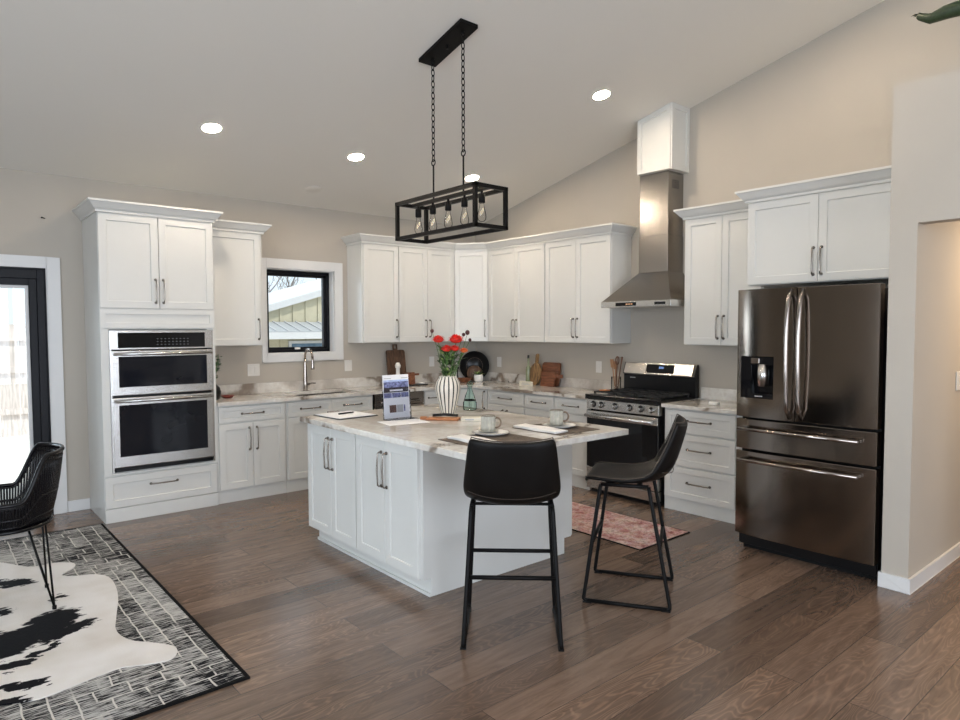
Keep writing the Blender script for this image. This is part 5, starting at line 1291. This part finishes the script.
for k in range(34):
    a = rnd.uniform(0, 2*PI); add_leaf(lf, (.018*math.cos(a), .018*math.sin(a), .078), (math.cos(a), math.sin(a), rnd.uniform(.5, 2.4)), rnd.uniform(.05, .10), rnd.uniform(.006, .011), rnd.choice((0, 1)))
lf.build('leaf', [M['palegreen'], M['leaf']], t, weld=False)

# range-wall group: oil bottle, striped paddle, wide board, board with handle, small sign, wire whisk
t = thing('oil_bottle', 'slim olive-green oil bottle left of the leaning boards on the range wall', 'bottle', (-.11, -1.085, CZ))
MB().lathe([(.001, 0), (.030, 0), (.032, .01), (.031, .17), (.026, .20), (.012, .225), (.011, .30), (.014, .303), (.001, .304)], 20).build('glass_body', M['olive'], t)
MB().lathe([(.013, .304), (.013, .34), (.001, .342)], 14).build('cap', M['black'], t)
def rwall(mb): return mb.tf(lambda v: (v.y, -v.x, v.z))
b = MB(); b.prism(rrect(.27, .265, .03), 0, .02, fn=lambda x, z, y: (x, -y, z)); lean(b, .15); rwall(b)
o = b.build('cutting_board', M['acacia'], loc=(-.075, -1.40, CZ)); tag(o, 'wide reddish-brown cutting board leaning on the range wall', 'cutting board')
b = MB(); el = [(.088*math.cos(2*PI*k/28), .13 + .128*math.sin(2*PI*k/28)) for k in range(28)]
b.prism(el, 0, .016, fn=lambda x, z, y: (x, -y, z)); b.prism(rrect(.045, .11, .02), 0, .016, fn=lambda x, z, y: (x, -y, z+.25)); lean(b, .15); rwall(b)
o = b.build('paddle_board', M['stripewood'], loc=(-.125, -1.205, CZ)); tag(o, 'oval striped paddle board in front of the oil bottle', 'cutting board')
b = MB(); b.box(-.12, 0, .075, .10, -.018, .165); b.box(.10, -.002, .10, .20, -.016, .14); b.box(-.12, 0, 0, .09, -.018, .075); lean(b, .12); rwall(b)
o = b.build('handled_board', M['acacia'], loc=(-.13, -1.43, CZ), bevel=.004); tag(o, 'small reddish board with a handle pointing right, before the wide cutting board', 'cutting board')
o = MB().box(-.012, -.10, 0, .012, .10, .055).build('small_sign', M['cream'], loc=(-.30, -1.24, CZ), bevel=.002); tag(o, 'low cream block sign before the paddle board', 'sign')
MB().box(-.0125, -.07, .02, -.0132, .07, .026).box(-.0125, -.05, .033, -.0132, .05, .038).build('faint_lettering', M['grayprint'], o)
wk = MB()
for k in range(6):
    a = PI*k/6; pts = []
    for q in range(11):
        s = q/10; rr = .035*math.sin(PI*s)**.8
        pts.append((.02 + .13*s, rr*math.cos(a), .036 + rr*math.sin(a)))
    wk.tube(pts, .0012, 4)
wk.tube([(.02, 0, .036), (-.09, 0, .012)], .007, 8)
o = wk.build('wire_whisk', M['steel'], loc=(-.28, -.93, CZ), rotz=math.radians(60)); tag(o, 'wire whisk lying left of the oil bottle', 'whisk')
# utensil jar
JX, JY = -.088, -2.335
t = thing('utensil_jar', 'clear glass jar of wooden utensils beside the range', 'jar', (JX, JY, CZ))
MB().lathe([(.001, 0), (.048, 0), (.05, .006), (.05, .155), (.0485, .156)], 28).build('glass_body', M['clearglass'], t)
for i, (dx, dy, ln, kind, mt, lab) in enumerate(((.0, .030, .33, 'spatula', 'spoonwood', 'flat pale wooden spatula at the left of the utensil jar'), (.010, .010, .31, 'spatula', 'spoonwood', 'second wooden spatula in the middle of the utensil jar'), (-.01, -.012, .37, 'spoon', 'spoondark', 'dark slotted wooden spoon, the tallest in the utensil jar'), (.012, -.034, .36, 'stick', 'spoondark', 'dark wooden stick leaning to the right in the utensil jar'))):
    b = MB(); p0 = Vector((dx*.5, dy*.3, .012)); p1 = Vector((dx, dy*1.9, ln)); dv = (p1-p0).normalized()
    b.tube([p0, p0.lerp(p1, .75)], .0055, 8)
    if kind == 'spatula': b.obox(p0.lerp(p1, .87), (0, 1, 0), dv, (1, 0, 0), .021, ln*.13, .003)
    elif kind == 'spoon':
        rg = [p0.lerp(p1, .86) + Vector((0, .021*math.cos(a), 0)) + dv*.042*math.sin(a) for a in [2*PI*k/18 for k in range(18)]]
        b.tube(rg, .0055, 6, closed=True); b.tube([p0.lerp(p1, .73), p0.lerp(p1, .97)], .004, 6)
    else: b.tube([p0.lerp(p1, .7), p1], [.006, .010], 8)
    o = b.build('wooden_' + ('spatula' if kind == 'spatula' else 'spoon' if kind == 'spoon' else 'stirrer'), M[mt], loc=(JX, JY, CZ)); tag(o, lab, kind, 'wooden utensils in the jar')
o = MB().box(-.03, -.04, 0, .03, .04, .028).build('butter_dish', M['white'], loc=(-.42, -3.62, CZ), bevel=.010, seg=3); tag(o, 'little white dish on the counter between range and refrigerator', 'dish')

# plant on the ledge over the hallway
t = thing('ledge_plant', 'dark green arching plant on the ledge above the hallway', 'plant', (-.80, -5.66, 2.967))
MB().lathe([(.001, 0), (.10, 0), (.12, .02), (.14, .22), (.13, .22), (.11, .18), (.001, .17)], 28).build('pot', M['black'], t)
lf = MB(); rnd = random.Random(11)
def W2(x, y, z): return Vector((x+.80, y+5.66, z-2.967))
for k in range(12):
    a = rnd.uniform(-2.6, .9); e = Vector((.36*math.cos(a), .36*math.sin(a), rnd.uniform(.3, .6)))
    if k == 0: pts = [Vector((0, 0, .17)), W2(-.88, -5.60, 3.25), W2(-.96, -5.52, 3.345), W2(-1, -5.42, 3.345), W2(-1.0, -5.349, 3.345), W2(-1, -5.277, 3.335), W2(-1.0, -5.225, 3.365), W2(-1, -5.212, 3.37)]; rr = [.012, .03, .04, .042, .038, .028, .02, .012]
    else: pts = [Vector((0, 0, .17)), Vector((e.x*.3, e.y*.3, .42 + .2*e.z)), Vector((e.x*.7, e.y*.7, e.z*.95)), e]; rr = [.008, .02, .024, .008]
    lf.tube(pts, rr, 8)
    for q in range(60):
        i = rnd.randrange(1, len(pts)-1); p = pts[i].lerp(pts[i+1], rnd.random()); d = (pts[i+1]-pts[i]).normalized() + Vector((rnd.uniform(-.5, .5), rnd.uniform(-.5, .5), rnd.uniform(-.2, .8)))
        add_leaf(lf, p + Vector((0, 0, .6*rr[i])), d, .035, .005)
lf.build('frond', M['darkneedle'], t, weld=False)
